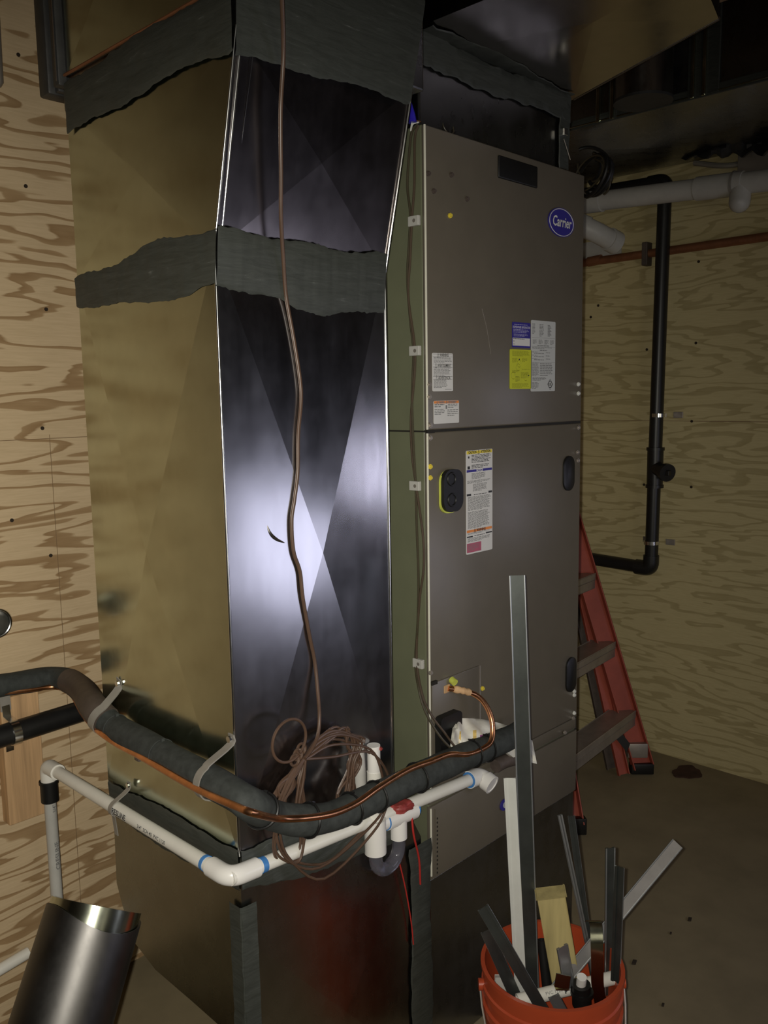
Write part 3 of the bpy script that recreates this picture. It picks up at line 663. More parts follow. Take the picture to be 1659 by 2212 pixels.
def ring_at(i, r, tr, mat, parent, name, seg=24):
    p = P_[i]; t = (P_[i+1]-P_[i-1]).normalized(); a = Vector((0, 0, 1)); a = (a-t*a.dot(t)).normalized(); s = t.cross(a)
    bm = B(); tube(bm, [p+(a*math.cos(2*math.pi*k/seg)+s*math.sin(2*math.pi*k/seg))*r for k in range(seg)], tr, 6, closed=True)
    q = p+a*r*.9-FW*.0+Vector((0, -.004, .004)); obox(bm, q, t*.0028, s*.003, a*.003)
    obj(name, bm, mat, parent, True)
for i in (92, 106, 116, 121, 128, 138, 142): ring_at(i, .0300, .0024, M['zip'], ls, 'zip_tie')
bm = B(); q0, q1 = onY(1070, 1655, -.03), onY(1112, 1640, -.03); tube(bm, smoothpath([q0, q0.lerp(q1, .5)+Vector((0, 0, .004)), q1+(q1-q0)*.4], 4), .016, 12); obj('frayed_sleeve', bm, M['tape'], ls, True)
for i in (56, 66): ring_at(i, .0272, .0008, M['rubber'], ls, 'foam_joint')
# copper liquid line running with it
LC = pw([(-60, 1508, 'y', .76), (0, 1497, 'y', .76), (60, 1490, 'y', .755), (120, 1484, 'y', .745), (155, 1500, 'y', .68), (178, 1540, 'y', .60), (205, 1572, 'x', -.572), (250, 1605, 'x', -.575), (300, 1632, 'x', -.58), (340, 1655, 'x', -.585), (400, 1690, 'x', -.59), (450, 1716, 'x', -.595), (510, 1742, 'x', -.600), (550, 1757, 'x', -.595), (600, 1768, 'y', -.108), (660, 1767, 'y', -.112), (720, 1757, 'y', -.112), (770, 1735, 'y', -.106), (820, 1700, 'y', -.100), (880, 1664, 'y', -.090), (930, 1645, 'y', -.085), (970, 1630, 'y', -.083), (1010, 1630, 'y', -.083), (1045, 1616, 'y', -.082), (1062, 1598, 'y', -.080), (1063, 1560, 'y', -.070), (1050, 1525, 'y', -.055), (1030, 1503, 'y', -.040), (1000, 1492, 'y', -.025), (968, 1487, 'y', -.010)])
bm = B(); PC = smoothpath(LC, 6); tube(bm, PC, .0062, 12)
lc = empty('copper_line', LC[10], 'thin bare copper refrigerant tube strapped along the insulated pipe into the cabinet', 'pipe')
obj('copper_tube', bm, M['copper'], lc, True)
bm = B(); tube(bm, PC[-10:-2], .0078, 12, rfun=lambda t: .0068+.0018*(math.sin(t*18) > 0)); obj('brass_fitting', bm, M['wood'], lc, True)
p = LC[-1]; bm = B(); box(bm, p-Vector((.012, .0, .010)), p+Vector((.008, .004, .008)), .002); obj('pipe_stub', bm, M['wood'], lc)
bm = B(); cyl(bm, p+Vector((.012, -.01, .012)), p+Vector((.014, .002, .016)), .008, 12); obj('plug_cap', bm, M['green'], lc, True)
for (u, v) in ((297, 1630), (388, 1667)):
    p = onX(u, v, -.575); bm = B(); obox(bm, p, (.003, 0, 0), (0, .008, 0), (0, 0, .012), .001); tube(bm, arc(p, (0, 1, 0), (0, 0, 1), .009, 0, 5.9, 12), .0016, 6); obj('zip_tie', bm, M['tape' if u < 300 else 'zip'], lc)
# metal straps for the line set
def strap(name, i, label, up=True, mat='greystrap'):
    p = P_[i]; t = (P_[i+1]-P_[i-1]).normalized(); z = Vector((0, 0, 1)); n = Vector((-1, 0, 0))
    z = (z-t*z.dot(t)).normalized(); n = t.cross(z).normalized();  n = n if n.x < 0 else -n
    path = [Vector((XL-.008, p.y-.002, p.z+.072)), Vector((XL-.009, p.y-.002, p.z+.055)), p+n*.004+z*.034]
    path += [p+(n*math.cos(a)+z*math.sin(a))*.0305 for a in [math.radians(x) for x in (70, 50, 30, 10, -10, -30, -50, -75)]]
    e = empty(name, p, label, 'strap', 'straps of the insulated line')
    bm = B(); prev = None; hw = t*.0085
    path = smoothpath(path, 3)
    rings = []
    for k, q in enumerate(path):
        d = (path[min(k+1, len(path)-1)]-path[max(k-1, 0)]).normalized(); nn = d.cross(t).normalized()*.0012
        rings.append([bm.verts.new(q+hw+nn), bm.verts.new(q-hw+nn), bm.verts.new(q-hw-nn), bm.verts.new(q+hw-nn)])
    for k in range(len(rings)-1):
        for j in range(4): bm.faces.new((rings[k][j], rings[k][(j+1) % 4], rings[k+1][(j+1) % 4], rings[k+1][j]))
    bm.faces.new(rings[0]); bm.faces.new(rings[-1]); obj('strap_band', bm, M[mat], e, True)
    q = Vector((XL-.010, p.y-.002, p.z+.064)); bm = B(); cyl(bm, q, q+Vector((-.005, 0, 0)), .006, 8); obj('screw', bm, M['chrome'], e, True)
strap('pipe_strap', 52, 'grey metal strap holding the insulated pipe at the duct\u2019s back edge')
strap('pipe_strap', 76, 'grey metal strap with a shiny screw holding the insulated pipe near the duct corner')

# ------------------------------------------------------------------ white condensate drain
RP = .0135
PV = empty('condensate_drain', onX(490, 1895, -.545), 'white PVC condensate drain with a trap, wrapping around the duct corner', 'pipe')
cn = onX(497, 1897, -.545); yf = cn.y-.0; YP = yf
s0 = onX(112, 1660, -.545); s0 = Vector((-.545, s0.y, s0.z)); zp = cn.z
tee = onY(855, 1765, YP); elb = onY(1020, 1682, YP)
bm = B(); cyl(bm, s0, cn+Vector((0, .03, 0)), RP, 20); obj('left_pipe', bm, M['pvc'], PV, True)
bm = B(); cyl(bm, cn, elb, RP, 20); obj('front_pipe', bm, M['pvc'], PV, True)
bm = B(); tube(bm, corner_path([cn+Vector((0, .055, 0)), cn, cn.lerp(elb, .085)], .028), RP+.0042, 20); obj('corner_elbow', bm, M['pvc_fit'], PV, True)
# elbow at the wall with the vertical drop
wt = Vector((s0.x, s0.y, s0.z))
bot = onY(128, 1960, s0.y+.0)
bm = B(); tube(bm, corner_path([wt-Vector((0, .03, 0)), wt+Vector((0, .022, 0)), wt+Vector((0, .022, -.035))], .02), RP+.004, 18); obj('wall_elbow', bm, M['pvc'], PV, True)
dv = wt+Vector((0, .022, 0))
bm = B(); cyl(bm, dv, Vector((dv.x, dv.y, .12)), RP, 18); obj('drop_pipe', bm, M['pvc_grey'], PV, True)
bm = B(); cyl(bm, dv+Vector((0, 0, -.035)), dv+Vector((0, 0, -.085)), RP+.006, 18); cyl(bm, dv+Vector((0, 0, -.035)), dv+Vector((0, 0, -.042)), RP+.008, 18); obj('rubber_coupling', bm, M['black'], PV, True)
# end elbow at right with open end facing the viewer
ed = (elb-cn).normalized()
oe = onY(1058, 1692, YP-.028)
bm = B(); tube(bm, corner_path([elb-ed*.012, elb+ed*.028, oe+(oe-(elb+ed*.028)).normalized()*.004], .018), RP+.0065, 20); obj('end_elbow', bm, M['pvc_fit'], PV, True)
d_ = (oe-(elb+ed*.028)).normalized(); bm = B(); cyl(bm, oe-d_*.012, oe+d_*.006, RP+.0088, 20); obj('end_collar', bm, M['pvc_fit'], PV, True)
bm = B(); hollow(bm, oe+d_*.006, oe+d_*.0075, RP+.0088, .004); obj('collar_lip', bm, M['pvc_fit'], PV, True)
# tee with trap
bm = B(); cyl(bm, tee-ed*.030, tee+ed*.055, RP+.0055, 20); cyl(bm, tee+ed*.008, tee+ed*.008+Vector((0, 0, -.048)), RP+.0045, 20); obj('tee_fitting', bm, M['pvc_fit'], PV, True)
lt = tee-ed*.066
bm = B(); cyl(bm, lt+Vector((0, -.004, .018)), lt+Vector((0, -.004, -.055)), RP+.009, 24); obj('cleanout_fitting', bm, M['pvc_fit'], PV, True)
bm = B(); cyl(bm, lt, tee, RP+.003, 20); obj('link_pipe', bm, M['pvc_fit'], PV, True)
rt_ = tee+ed*.008
ca, cb_ = lt+Vector((0, -.004, -.05)), rt_+Vector((0, 0, -.045)); mid = (ca+cb_)/2; rad = (cb_-ca).length/2; ad = (cb_-ca).normalized()
low = Vector((0, 0, -1)); mz = mid+Vector((0, 0, -.018))
path = [ca, ca+Vector((0, 0, -.010))]+[mz-ad*(rad*math.cos(t))+low*(rad*math.sin(t)) for t in [math.pi*k/14 for k in range(15)]]+[cb_]
bm = B(); tube(bm, path, RP+.0005, 20); obj('clear_trap', bm, M['clear'], PV, True)
# riser above with cap
tp = onY(801, 1612, lt.y-.004); 
bm = B(); cyl(bm, Vector((lt.x, lt.y-.004, lt.z)), Vector((lt.x, lt.y-.004, tp.z-.055)), RP+.0015, 20); obj('vent_riser', bm, M['pvc'], PV, True)
bm = B(); cyl(bm, Vector((lt.x, lt.y-.004, tp.z-.058)), Vector((lt.x, lt.y-.004, tp.z)), RP, 20); obj('riser_cap', bm, M['pvc_fit'], PV, True)
bm = B(); cyl(bm, Vector((lt.x+.006, lt.y-.016, tp.z-.008)), Vector((lt.x+.008, lt.y-.018, tp.z-.004)), .004, 10); obj('red_mark', bm, M['redtape'], PV, True)
# blue primer marks
for t, q in ((.0, cn+Vector((0, .068, 0))),):
    bm = B(); cyl(bm, q, q+Vector((0, .008, 0)), RP+.0008, 20); obj('primer_ring', bm, M['blue'], PV, True)
for s_ in (.095,): q = cn.lerp(elb, s_); bm = B(); cyl(bm, q, q+ed*.011, RP+.0008, 20); obj('primer_ring', bm, M['blue'], PV, True)
for q, l in ((tee+ed*.056, .008), (elb-ed*.014, .003), (tee-ed*.034, .0025)): bm = B(); cyl(bm, q, q+ed*l, RP+(.0008 if l > .004 else .0046), 20); obj('primer_ring', bm, M['blue'], PV, True)
# print along the pipes
bm = B()
def pipeprint(s, start, d, up, size, off):
    d = Vector(d).normalized(); up = Vector(up).normalized(); out = d.cross(up).normalized()
    if out.dot(C-Vector(start)) < 0: out = -out
    text_bm(bm, s, size, Vector(start)+out*off, d, up, (0, 0, 0), bold=.0003, align='LEFT')
    return out
toC = (C-s0); 
q = s0.lerp(cn, .42); dpl = (cn-s0).normalized(); view = (C-q); view = (view-dpl*view.dot(dpl)).normalized(); upv = (view.cross(dpl)).normalized()
upv = upv if upv.z > 0 else -upv
lowdir = (view*.82-upv*.57).normalized()   # print sits low on the visible side
upl = lowdir.cross(dpl).normalized(); upl = upl if upl.z > 0 else -upl
text_bm(bm, 'CRESLINE', .015, q+lowdir*(RP+.0006), -dpl*-1, upl, (0, 0, 0), bold=.0004, align='LEFT')
text_bm(bm, '3/4"  SCH 40  PVC 1120', .010, s0.lerp(cn, .58)+lowdir*(RP+.0006), dpl, upl, (0, 0, 0), bold=.0001, align='LEFT')
obj('pipe_printing', bm, M['ink'], PV)
bm = B(); view = (C-dv).normalized(); vh = Vector((view.x, view.y, 0)).normalized(); rgt = Vector((vh.y, -vh.x, 0)); sd = (vh*.8+(-rgt if rgt.dot(RT) < 0 else rgt)*.6).normalized()
u2 = Vector((0, 0, 1)); side = sd.cross(u2)
text_bm(bm, 'CRESLINE', .016, Vector((dv.x, dv.y, .44))+sd*(RP+.0006), (0, 0, 1), side, (0, 0, 0), bold=.0003, align='LEFT')
text_bm(bm, '3/4"  PVC', .012, Vector((dv.x, dv.y, .58))+sd*(RP+.0006), (0, 0, 1), side, (0, 0, 0), bold=.0001, align='LEFT')
obj('pipe_printing', bm, M['greyink'], PV)
# second riser behind, dusty greenish
q = onY(772, 1600, -.022); q2 = onY(780, 1730, -.022)
bm = B(); cyl(bm, q2, q, .0125, 18); 
o = obj('cleanout_stub', bm, M['pvc_grey'], PV, True)
# red tape lump and red wire
q = tee+ed*.012+Vector((0, -.004, .022))
bm = B(); bmesh.ops.create_icosphere(bm, subdivisions=3, radius=1)
for v in bm.verts:
    v.co = Vector(v.co)*(1+.12*math.sin(v.co.x*7+v.co.y*3)+.08*math.sin(v.co.z*11)); v.co = q+ed*v.co.x*.035+Vector((0, v.co.y*.019, v.co.z*.013))
obj('red_tape_wrap', bm, M['redtape'], PV, True)
bm = B(); tube(bm, smoothpath([tee+ed*.035+Vector((0, -.012, .02)), onY(893, 1800, YP-.02), onY(905, 1855, YP-.015), onY(908, 1910, YP-.01)], 6), .0022, 8); obj('red_wire', bm, M['redwire'], PV, True)
bm = B(); tube(bm, smoothpath([onY(862, 1860, -.012), onY(876, 1920, -.012), onY(888, 1990, -.010), onY(893, 2040, -.010)], 6), .0015, 8); obj('red_wire', bm, M['redwire'], PV, True)
# grey strap of drain on duct
ps = empty('drain_strap', onX(265, 1745, -.56), 'small grey strap screwed to the duct, holding the white drain pipe', 'strap')
q = s0.lerp(cn, (onX(252, 1750, -.545)-s0).length/(cn-s0).length)
bm = B(); rings = []
pth = [Vector((XL-.009, q.y-.012, q.z+.052)), Vector((XL-.010, q.y-.008, q.z+.035)), q+Vector((-.002, -.002, .0175))]+[q+Vector((-math.cos(a)*.0155, 0, math.sin(a)*.0155)) for a in [math.radians(x) for x in (60, 30, 0, -30, -60)]]+[q+Vector((-.004, .004, -.03)), q+Vector((.0, .006, -.06))]
pth = smoothpath(pth, 3)
for k, p in enumerate(pth):
    d = (pth[min(k+1, len(pth)-1)]-pth[max(k-1, 0)]).normalized(); hw = Vector((0, .006, 0)); nn = d.cross(hw).normalized()*.001
    rings.append([bm.verts.new(p+hw+nn), bm.verts.new(p-hw+nn), bm.verts.new(p-hw-nn), bm.verts.new(p+hw-nn)])
for k in range(len(rings)-1):
    for j in range(4): bm.faces.new((rings[k][j], rings[k][(j+1) % 4], rings[k+1][(j+1) % 4], rings[k+1][j]))
obj('strap_band', bm, M['greystrap'], ps, True)
p = Vector((XL-.010, q.y-.012, q.z+.046)); bm = B(); cyl(bm, p, p+Vector((-.004, 0, 0)), .005, 8); obj('screw', bm, M['chrome'], ps, True)

# ------------------------------------------------------------------ thermostat cable with its coil
tw = empty('thermostat_cable', onY(650, 1660, -.06), 'long brown thermostat cable hanging down the duct front into a tied coil', 'cable')
WP = [(606, -60, -.16), (609, 0, -.14), (612, 120, -.105), (606, 240, -.085), (607, 380, -.062), (607, 470, -.044), (612, 560, -.024), (618, 640, -.010), (634, 730, -.006), (648, 820, -.006), (650, 870, -.006), (644, 940, -.006), (643, 1020, -.006), (636, 1080, -.006), (630, 1125, -.006), (634, 1190, -.006), (648, 1235, -.006), (654, 1290, -.008), (668, 1370, -.012), (680, 1430, -.018), (687, 1500, -.027), (690, 1550, -.032), (686, 1590, -.04), (672, 1620, -.05), (658, 1638, -.055)]
def wpt(u, v, y):
    q = onY(u, v, y)
    for _ in range(3): q = onY(u, v, min(y, surf(q.x, q.z)-.0045)) if v > 600 else q
    return q
bm = B(); tube(bm, smoothpath([wpt(u, v, y) for u, v, y in WP], 6), .0036, 10); obj('cable_run', bm, M['wirebrown'], tw, True)
# loops
K = onY(658, 1636, -.052)
bm = B(); cL = onY(625, 1600, -.05); rl = (onY(660, 1600, -.05)-onY(590, 1600, -.05)).length/2
tube(bm, arc(cL, (1, 0, 0), (0, 0, 1), rl, -.9, -.9+2*math.pi*.97, 30), .0027, 8); obj('cable_loop', bm, M['wirebrown'], tw, True)
rnd = random.Random(12)
for i in range(34):
    # strands tied at the knot: fanned out to the right, down behind the insulated line, and round again below
    j1, j2 = rnd.uniform(-1, 1), rnd.uniform(-1, 1); yy = -.030+rnd.uniform(-.012, .010)
    if i < 16:
        pts = [(657, 1638), (692+4*j1, 1604+12*j1), (738+16*j1, 1580+10*j2), (768+20*j2, 1606+12*j1), (768+18*j1, 1650), (748+20*j2, 1715), (735+20*j1, 1775), (650+22*j2, 1790), (612+16*j1, 1755), (618+18*j2, 1700), (640+9*j1, 1665), (657, 1638)]
    elif i < 28:
        pts = [(657, 1640), (636+8*j1, 1668), (606+16*j2, 1716), (594+18*j1, 1770), (640+20*j2, 1790), (648+10*j1, 1740), (650+8*j2, 1690), (660, 1640)]
    elif i < 31:
        pts = [(657, 1640), (630+8*j1, 1680), (607+9*j2, 1740), (600+10*j1, 1830), (612+12*j2, 1868+10*j1), (655+8*j1, 1840+16*j2), (650+12*j2, 1760), (652+5*j1, 1690), (660, 1640)]
    else:
        pts = [(660, 1640), (720, 1615+20*j1), (800, 1625+12*j2), (830+10*j1, 1680), (835+6*j2, 1740), (790+14*j1, 1800), (700+20*j2, 1880+18*j1), (625+12*j2, 1855), (598+6*j1, 1790), (615, 1715), (657, 1640)]
    bm = B(); tube(bm, smoothpath([onY(u, v, yy) for u, v in pts], 5), .0026, 7); obj('cable_loop', bm, M['wirebrown'], tw, True)
for d in (-.008, 0, .008):
    bm = B(); tube(bm, arc(K+Vector((d, .018, d)), Vector((.5, 0, .86)), Vector((0, 1, 0)), .010, 0, 6.1, 14), .0028, 7); obj('tie_wrap', bm, M['wirebrown'], tw, True)
# ------------------------------------------------------------------ control cables on the cabinet side
cb = empty('control_cable', (-.004, .05, 2.04), 'pair of dark control cables clipped down the cabinet\u2019s left edge', 'cable')
WA = [(902, 268, .06), (890, 285, .05), (885, 320, .04), (880, 400, .036), (886, 460, .032), (884, 520, .036), (880, 600, .036), (886, 690, .03), (893, 760, .02), (890, 860, .028), (893, 960, .022), (898, 1050, .012), (900, 1130, .012), (904, 1250, .008), (902, 1350, .008), (897, 1430, .008), (905, 1490, 0), (920, 1540, -.02), (950, 1590, -.04), (985, 1628, -.055)]
WB2 = [(904, 270, .05), (896, 300, .04), (895, 400, .03), (890, 470, .028), (886, 560, .034), (882, 640, .036), (895, 740, .02), (896, 800, .02), (888, 900, .028), (890, 980, .024), (899, 1050, .012), (914, 1160, .004), (915, 1230, .004), (906, 1300, .008), (900, 1420, .006), (912, 1500, -.002), (932, 1545, -.02), (962, 1585, -.035), (996, 1632, -.055)]
def onside(u, v, y): return onY(u, v, y)
def sidept(u, v, y):
    if v > 1440: return onY(u, v, y)
    return onX(u, v, -.006)
for W2, mt in ((WA, 'wireolive'), (WB2, 'wirebrown2')):
    bm = B(); tube(bm, smoothpath([sidept(*q) for q in W2], 6), .0026, 8); obj('cable_run', bm, M[mt], cb, True)
for (u, v) in ((898, 478), (900, 758), (900, 1049), (907, 1432)):
    p = onX(u, v, -.002); bm = B(); box(bm, p-Vector((.009, .014, .010)), p+Vector((0, .014, .010)), .0015); c_ = obj('cable_clip', bm, M['pvc_grey'], cb)
    bm = B(); cyl(bm, p+Vector((-.0095, -.003, 0)), p+Vector((-.006, -.003, 0)), .004, 8); obj('screw', bm, M['alu'], c_, True)
wn = onX(890, 247, -.01); bm = B(); tube(bm, [wn+Vector((0, .004, .022)), wn+Vector((0, 0, .0)), wn+Vector((0, 0, -.016))], .009, 10, rfun=lambda t: .003+.007*t); obj('wire_nut', bm, M['bluewire'], cb, True)
bm = B(); tube(bm, smoothpath([wn+Vector((0, 0, -.014)), wn+Vector((0, .004, -.03)), onX(892, 268, -.006), onX(905, 264, -.002)], 5), .0016, 6); obj('white_wire', bm, M['wirewhite'], cb, True)
bm = B(); tube(bm, smoothpath([onY(896, 262, .02), onY(905, 262, .02), onY(925, 268, .03), onY(950, 272, .03)], 5), .0018, 6); obj('red_wire', bm, M['brown_copper'], cb, True)
cw = empty('coiled_wire', onY(983, 285, .03), 'small loose coil of dark wire lying on the cabinet top', 'wire')
for k in range(3):
    bm = B(); c_ = onY(968+k*12, 272, .02+.01*k); tube(bm, arc(c_, (1, 0, 0), (0, .3, 1), .017, 0, 2*math.pi*19/20, 19), .0011, 6, closed=True); obj('wire_turn', bm, M['wireolive'], cw, True)
# ------------------------------------------------------------------ rag on the line
rg = empty('white_rag', onY(1040, 1600, -.03), 'crumpled white rag with yellow stripes tucked behind the insulated line', 'rag')
def ragmesh():
    bm = B(); nx, ny = 26, 12; G = []
    top = [(985, 1562), (1000, 1551), (1040, 1553), (1080, 1562), (1115, 1575), (1150, 1600)]
    bot = [(978, 1618), (1000, 1636), (1040, 1622), (1075, 1612), (1115, 1640), (1160, 1650)]
    def it(L, t):
        s = t*(len(L)-1); i = min(int(s), len(L)-2); f_ = s-i; return (L[i][0]*(1-f_)+L[i+1][0]*f_, L[i][1]*(1-f_)+L[i+1][1]*f_)
    for i in range(nx+1):
        t = i/nx; a, b_ = it(top, t), it(bot, t); row = []
        for j in range(ny+1):
            s = j/ny; u = a[0]*(1-s)+b_[0]*s; v = a[1]*(1-s)+b_[1]*s
            dep = -.016-.034*math.sin(min(1, s*1.7)*math.pi/2)-.006*math.sin(t*15+s*5)-.004*math.sin(t*33-s*9)
            row.append(bm.verts.new(onY(u, v, dep)))
        G.append(row)
    for i in range(nx):
        for j in range(ny):
            f = bm.faces.new((G[i][j], G[i+1][j], G[i+1][j+1], G[i][j+1]))
            if j > 3 and i in (3, 8): f.material_index = 1
            if j > 5 and i == 10: f.material_index = 2
    r = bmesh.ops.extrude_face_region(bm, geom=list(bm.faces))
    for v in [x for x in r['geom'] if isinstance(x, bmesh.types.BMVert)]: v.co += Vector((0, .008, -.002))
    return bm
obj('cloth', ragmesh(), [M['cloth'], M['clothyellow'], M['clothpurple']], rg, True)
# ------------------------------------------------------------------ left wall items
bm = B(); a, b_ = onY(76, 1500, YB-.02), onY(76, 1757, YB-.02)
box(bm, (a.x-.09, YB-.038, b_.z), (a.x, YB, a.z+.015), .002)
recenter(obj('wood_board', bm, M['wood'], None, False, 'short vertical pine board on the plywood wall behind the black pipe', 'board'))
bp = empty('black_drain_pipe', onY(100, 1560, YB-.075), 'black plastic drain pipe running along the left plywood wall below the insulated line', 'pipe')
a, b_ = onY(-40, 1604, YB-.075), onY(230, 1519, YB-.075)
bm = B(); cyl(bm, a, b_+(b_-a)*.5, .026, 24); obj('pipe_run', bm, M['black_pipe'], bp, True)
q = onY(30, 1582, YB-.075); ce = empty('pipe_hanger', q, 'metal clamp holding the black drain pipe to the pine board', 'clamp')
dd = (b_-a).normalized(); up = dd.cross(Vector((0, 1, 0))).normalized(); up = up if up.z > 0 else -up
bm = B(); pts = [q+(Vector((0, -1, 0))*math.cos(t)+up*math.sin(t))*.028 for t in [math.radians(x) for x in range(-90, 91, 15)]]
pts = [q-up*.055+Vector((0, .034, 0)), q-up*.03+Vector((0, .03, 0))]+pts+[q+up*.032+Vector((0, .03, 0)), q+up*.07+Vector((0, .034, 0))]
rings = []
for k, p in enumerate(pts):
    d = (pts[min(k+1, len(pts)-1)]-pts[max(k-1, 0)]).normalized(); nn = d.cross(dd).normalized()*.0012
    rings.append([bm.verts.new(p+dd*.009+nn), bm.verts.new(p-dd*.009+nn), bm.verts.new(p-dd*.009-nn), bm.verts.new(p+dd*.009-nn)])
for k in range(len(rings)-1):
    for j in range(4): bm.faces.new((rings[k][j], rings[k][(j+1) % 4], rings[k+1][(j+1) % 4], rings[k+1][j]))
obj('clamp_band', bm, M['chrome'], ce, True)
bm = B(); obox(bm, q+up*.062+Vector((0, .033, 0)), dd*.012, (0, .0015, 0), up*.018); obj('clamp_plate', bm, M['greystrap'], ce)
# open round pipe at the left edge
q = onY(-8, 1347, YB-.14)
e = empty('round_pipe_end', q, 'open round metal pipe end sticking out at the left edge', 'pipe')
rr = (onY(24, 1347, YB-.14)-q).length
bm = B(); hollow(bm, q, (q.x, YB-.001, q.z), rr, .004, 36); obj('pipe_shell', bm, M['chrome'], e, True)
bm = B(); tube(bm, arc(q, (1, 0, 0), (0, 0, 1), rr-.002, 0, 2*math.pi*35/36, 35), .003, 8, closed=True); obj('rolled_rim', bm, M['chrome'], e, True)
bm = B(); cyl(bm, (q.x, YB-.03, q.z), (q.x, YB-.02, q.z), rr-.004, 30); obj('damper_disc', bm, M['greystrap'], e)
# grey strip at the top left frame edge
a, b_ = onY(4, 190, YB-.03), onY(4, -60, YB-.03)
bm = B(); tube(bm, [a+Vector((-.008, 0, .0)), a+Vector((-.008, 0, .01)), b_+Vector((-.02, 0, .2))], .012, 12, rfun=lambda t: .006 if t < .01 else .012)
recenter(obj('grey_conduit', bm, M['alu'], None, True, 'grey conduit on the plywood wall at the top left edge', 'conduit'))
# low white pipe at left
a, b_ = onY(-30, 2112, YB-.06), onY(44, 2068, YB-.06)
bm = B(); cyl(bm, a, b_+(b_-a)*.25, .0135, 18)
recenter(obj('low_drain_pipe', bm, M['pvc'], None, True, 'short white pipe low on the left wall behind the leaning round duct', 'pipe'))
# ------------------------------------------------------------------ leaning round duct, bottom left
rdct = empty('leaning_round_duct', onZ(60, 2300, .02), 'open dark galvanized round duct section leaning at the bottom left', 'duct')
Lr, Rr = (113, 1925), (285, 1995)
# its mouth: centre about (198,1965) seen at depth ~1.55 m; axis runs down-left
cm = C+ray(200, 1985)*1.42; ax = (C+ray(70, 2420)*1.30-cm).normalized()
rad = .078
hA = Vector((0, 0, 1)); s1 = ax.cross(hA).normalized(); s2 = ax.cross(s1)
def pipe_mesh(bm, c0, c1_, r, gap0, gap1, notch, t=.0015, n=48):
    """thin rolled sheet; the mouth edge dips along part of the rim"""
    rows = []
    for k in range(n+1):
        a = gap0+(gap1-gap0)*k/n
        rdir = s1*math.cos(a)+s2*math.sin(a)
        off = notch(a)
        rows.append([bm.verts.new(c0+ax*off+rdir*r), bm.verts.new(c1_+rdir*r), bm.verts.new(c1_+rdir*(r-t)), bm.verts.new(c0+ax*off+rdir*(r-t))])
    for k in range(n):
        for j in range(4): bm.faces.new((rows[k][j], rows[k][(j+1) % 4], rows[k+1][(j+1) % 4], rows[k+1][j]))
ln = (cm.z-.09)/(-ax.z)
bm = B(); pipe_mesh(bm, cm, cm+ax*ln, rad, 0, 2*math.pi, lambda a: .012*math.sin(a*2+.5)); obj('outer_shell', bm, M['duct_old'], rdct, True)
bm = B(); pipe_mesh(bm, cm-ax*.022, cm+ax*.10, rad-.004, math.radians(150), math.radians(330), lambda a: 0); obj('crimped_collar', bm, M['galv'], rdct, True)
bm = B(); tube(bm, [cm+ax*.02+(s2*.3+s1*.954)*(rad+.001), cm+ax*ln*.98+(s2*.3+s1*.954)*(rad+.001)], .0015, 6); obj('lock_seam', bm, M['galv'], rdct, True)
# ------------------------------------------------------------------ bucket with scrap
rimc = onZ(1192, 2080, .37); lft = onZ(1038, 2080, .37); rgt_ = onZ(1346, 2080, .37)
RB = (rgt_-lft).length/2*.985
print('bucket', rimc, RB)
bc = Vector((rimc.x, rimc.y, 0)); bk = empty('orange_bucket', bc, 'orange plastic bucket full of metal strips and wood scrap at the bottom right', 'bucket')
prof = [(RB*.86, .0), (RB*.955, .27), (RB*.955, .275), (RB*1.0, .278), (RB*1.0, .292), (RB*.965, .295), (RB*.97, .315), (RB*1.0, .318), (RB*1.0, .330), (RB*.975, .333), (RB*.98, .362), (RB*1.012, .364), (RB*1.012, .372), (RB*.955, .372), (RB*.93, .30), (RB*.84, .008)]
bm = B(); n = 56; R_ = [[bm.verts.new(bc+Vector((r*math.cos(2*math.pi*k/n), r*math.sin(2*math.pi*k/n), z))) for k in range(n)] for r, z in prof]
for i in range(len(R_)-1):
    for k in range(n): bm.faces.new((R_[i][k], R_[i][(k+1) % n], R_[i+1][(k+1) % n], R_[i+1][k]))
bm.faces.new(R_[0][::-1]); bm.faces.new(R_[-1]); obj('bucket_body', bm, M['bucket'], bk, True)
bm = B()
hr = RT.copy(); hr.z = 0; hr.normalize(); hf = Vector((hr.y, -hr.x, 0)); hf = hf if hf.dot(C-bc) > 0 else -hf
hp = [bc+hr*(RB*1.03*math.cos(t))+hf*(RB*1.06*math.sin(t))+Vector((0, 0, .325-.20*math.sin(t))) for t in [math.pi*k/20 for k in range(21)]]
tube(bm, hp, .0022, 8); obj('wire_handle', bm, M['alu'], bk, True)
for s_ in (-1, 1): bm = B(); cyl(bm, bc+hr*RB*s_*.97+Vector((0, 0, .325)), bc+hr*RB*s_*1.05+Vector((0, 0, .325)), .012, 14); obj('handle_ear', bm, M['bucket'], bk, True)
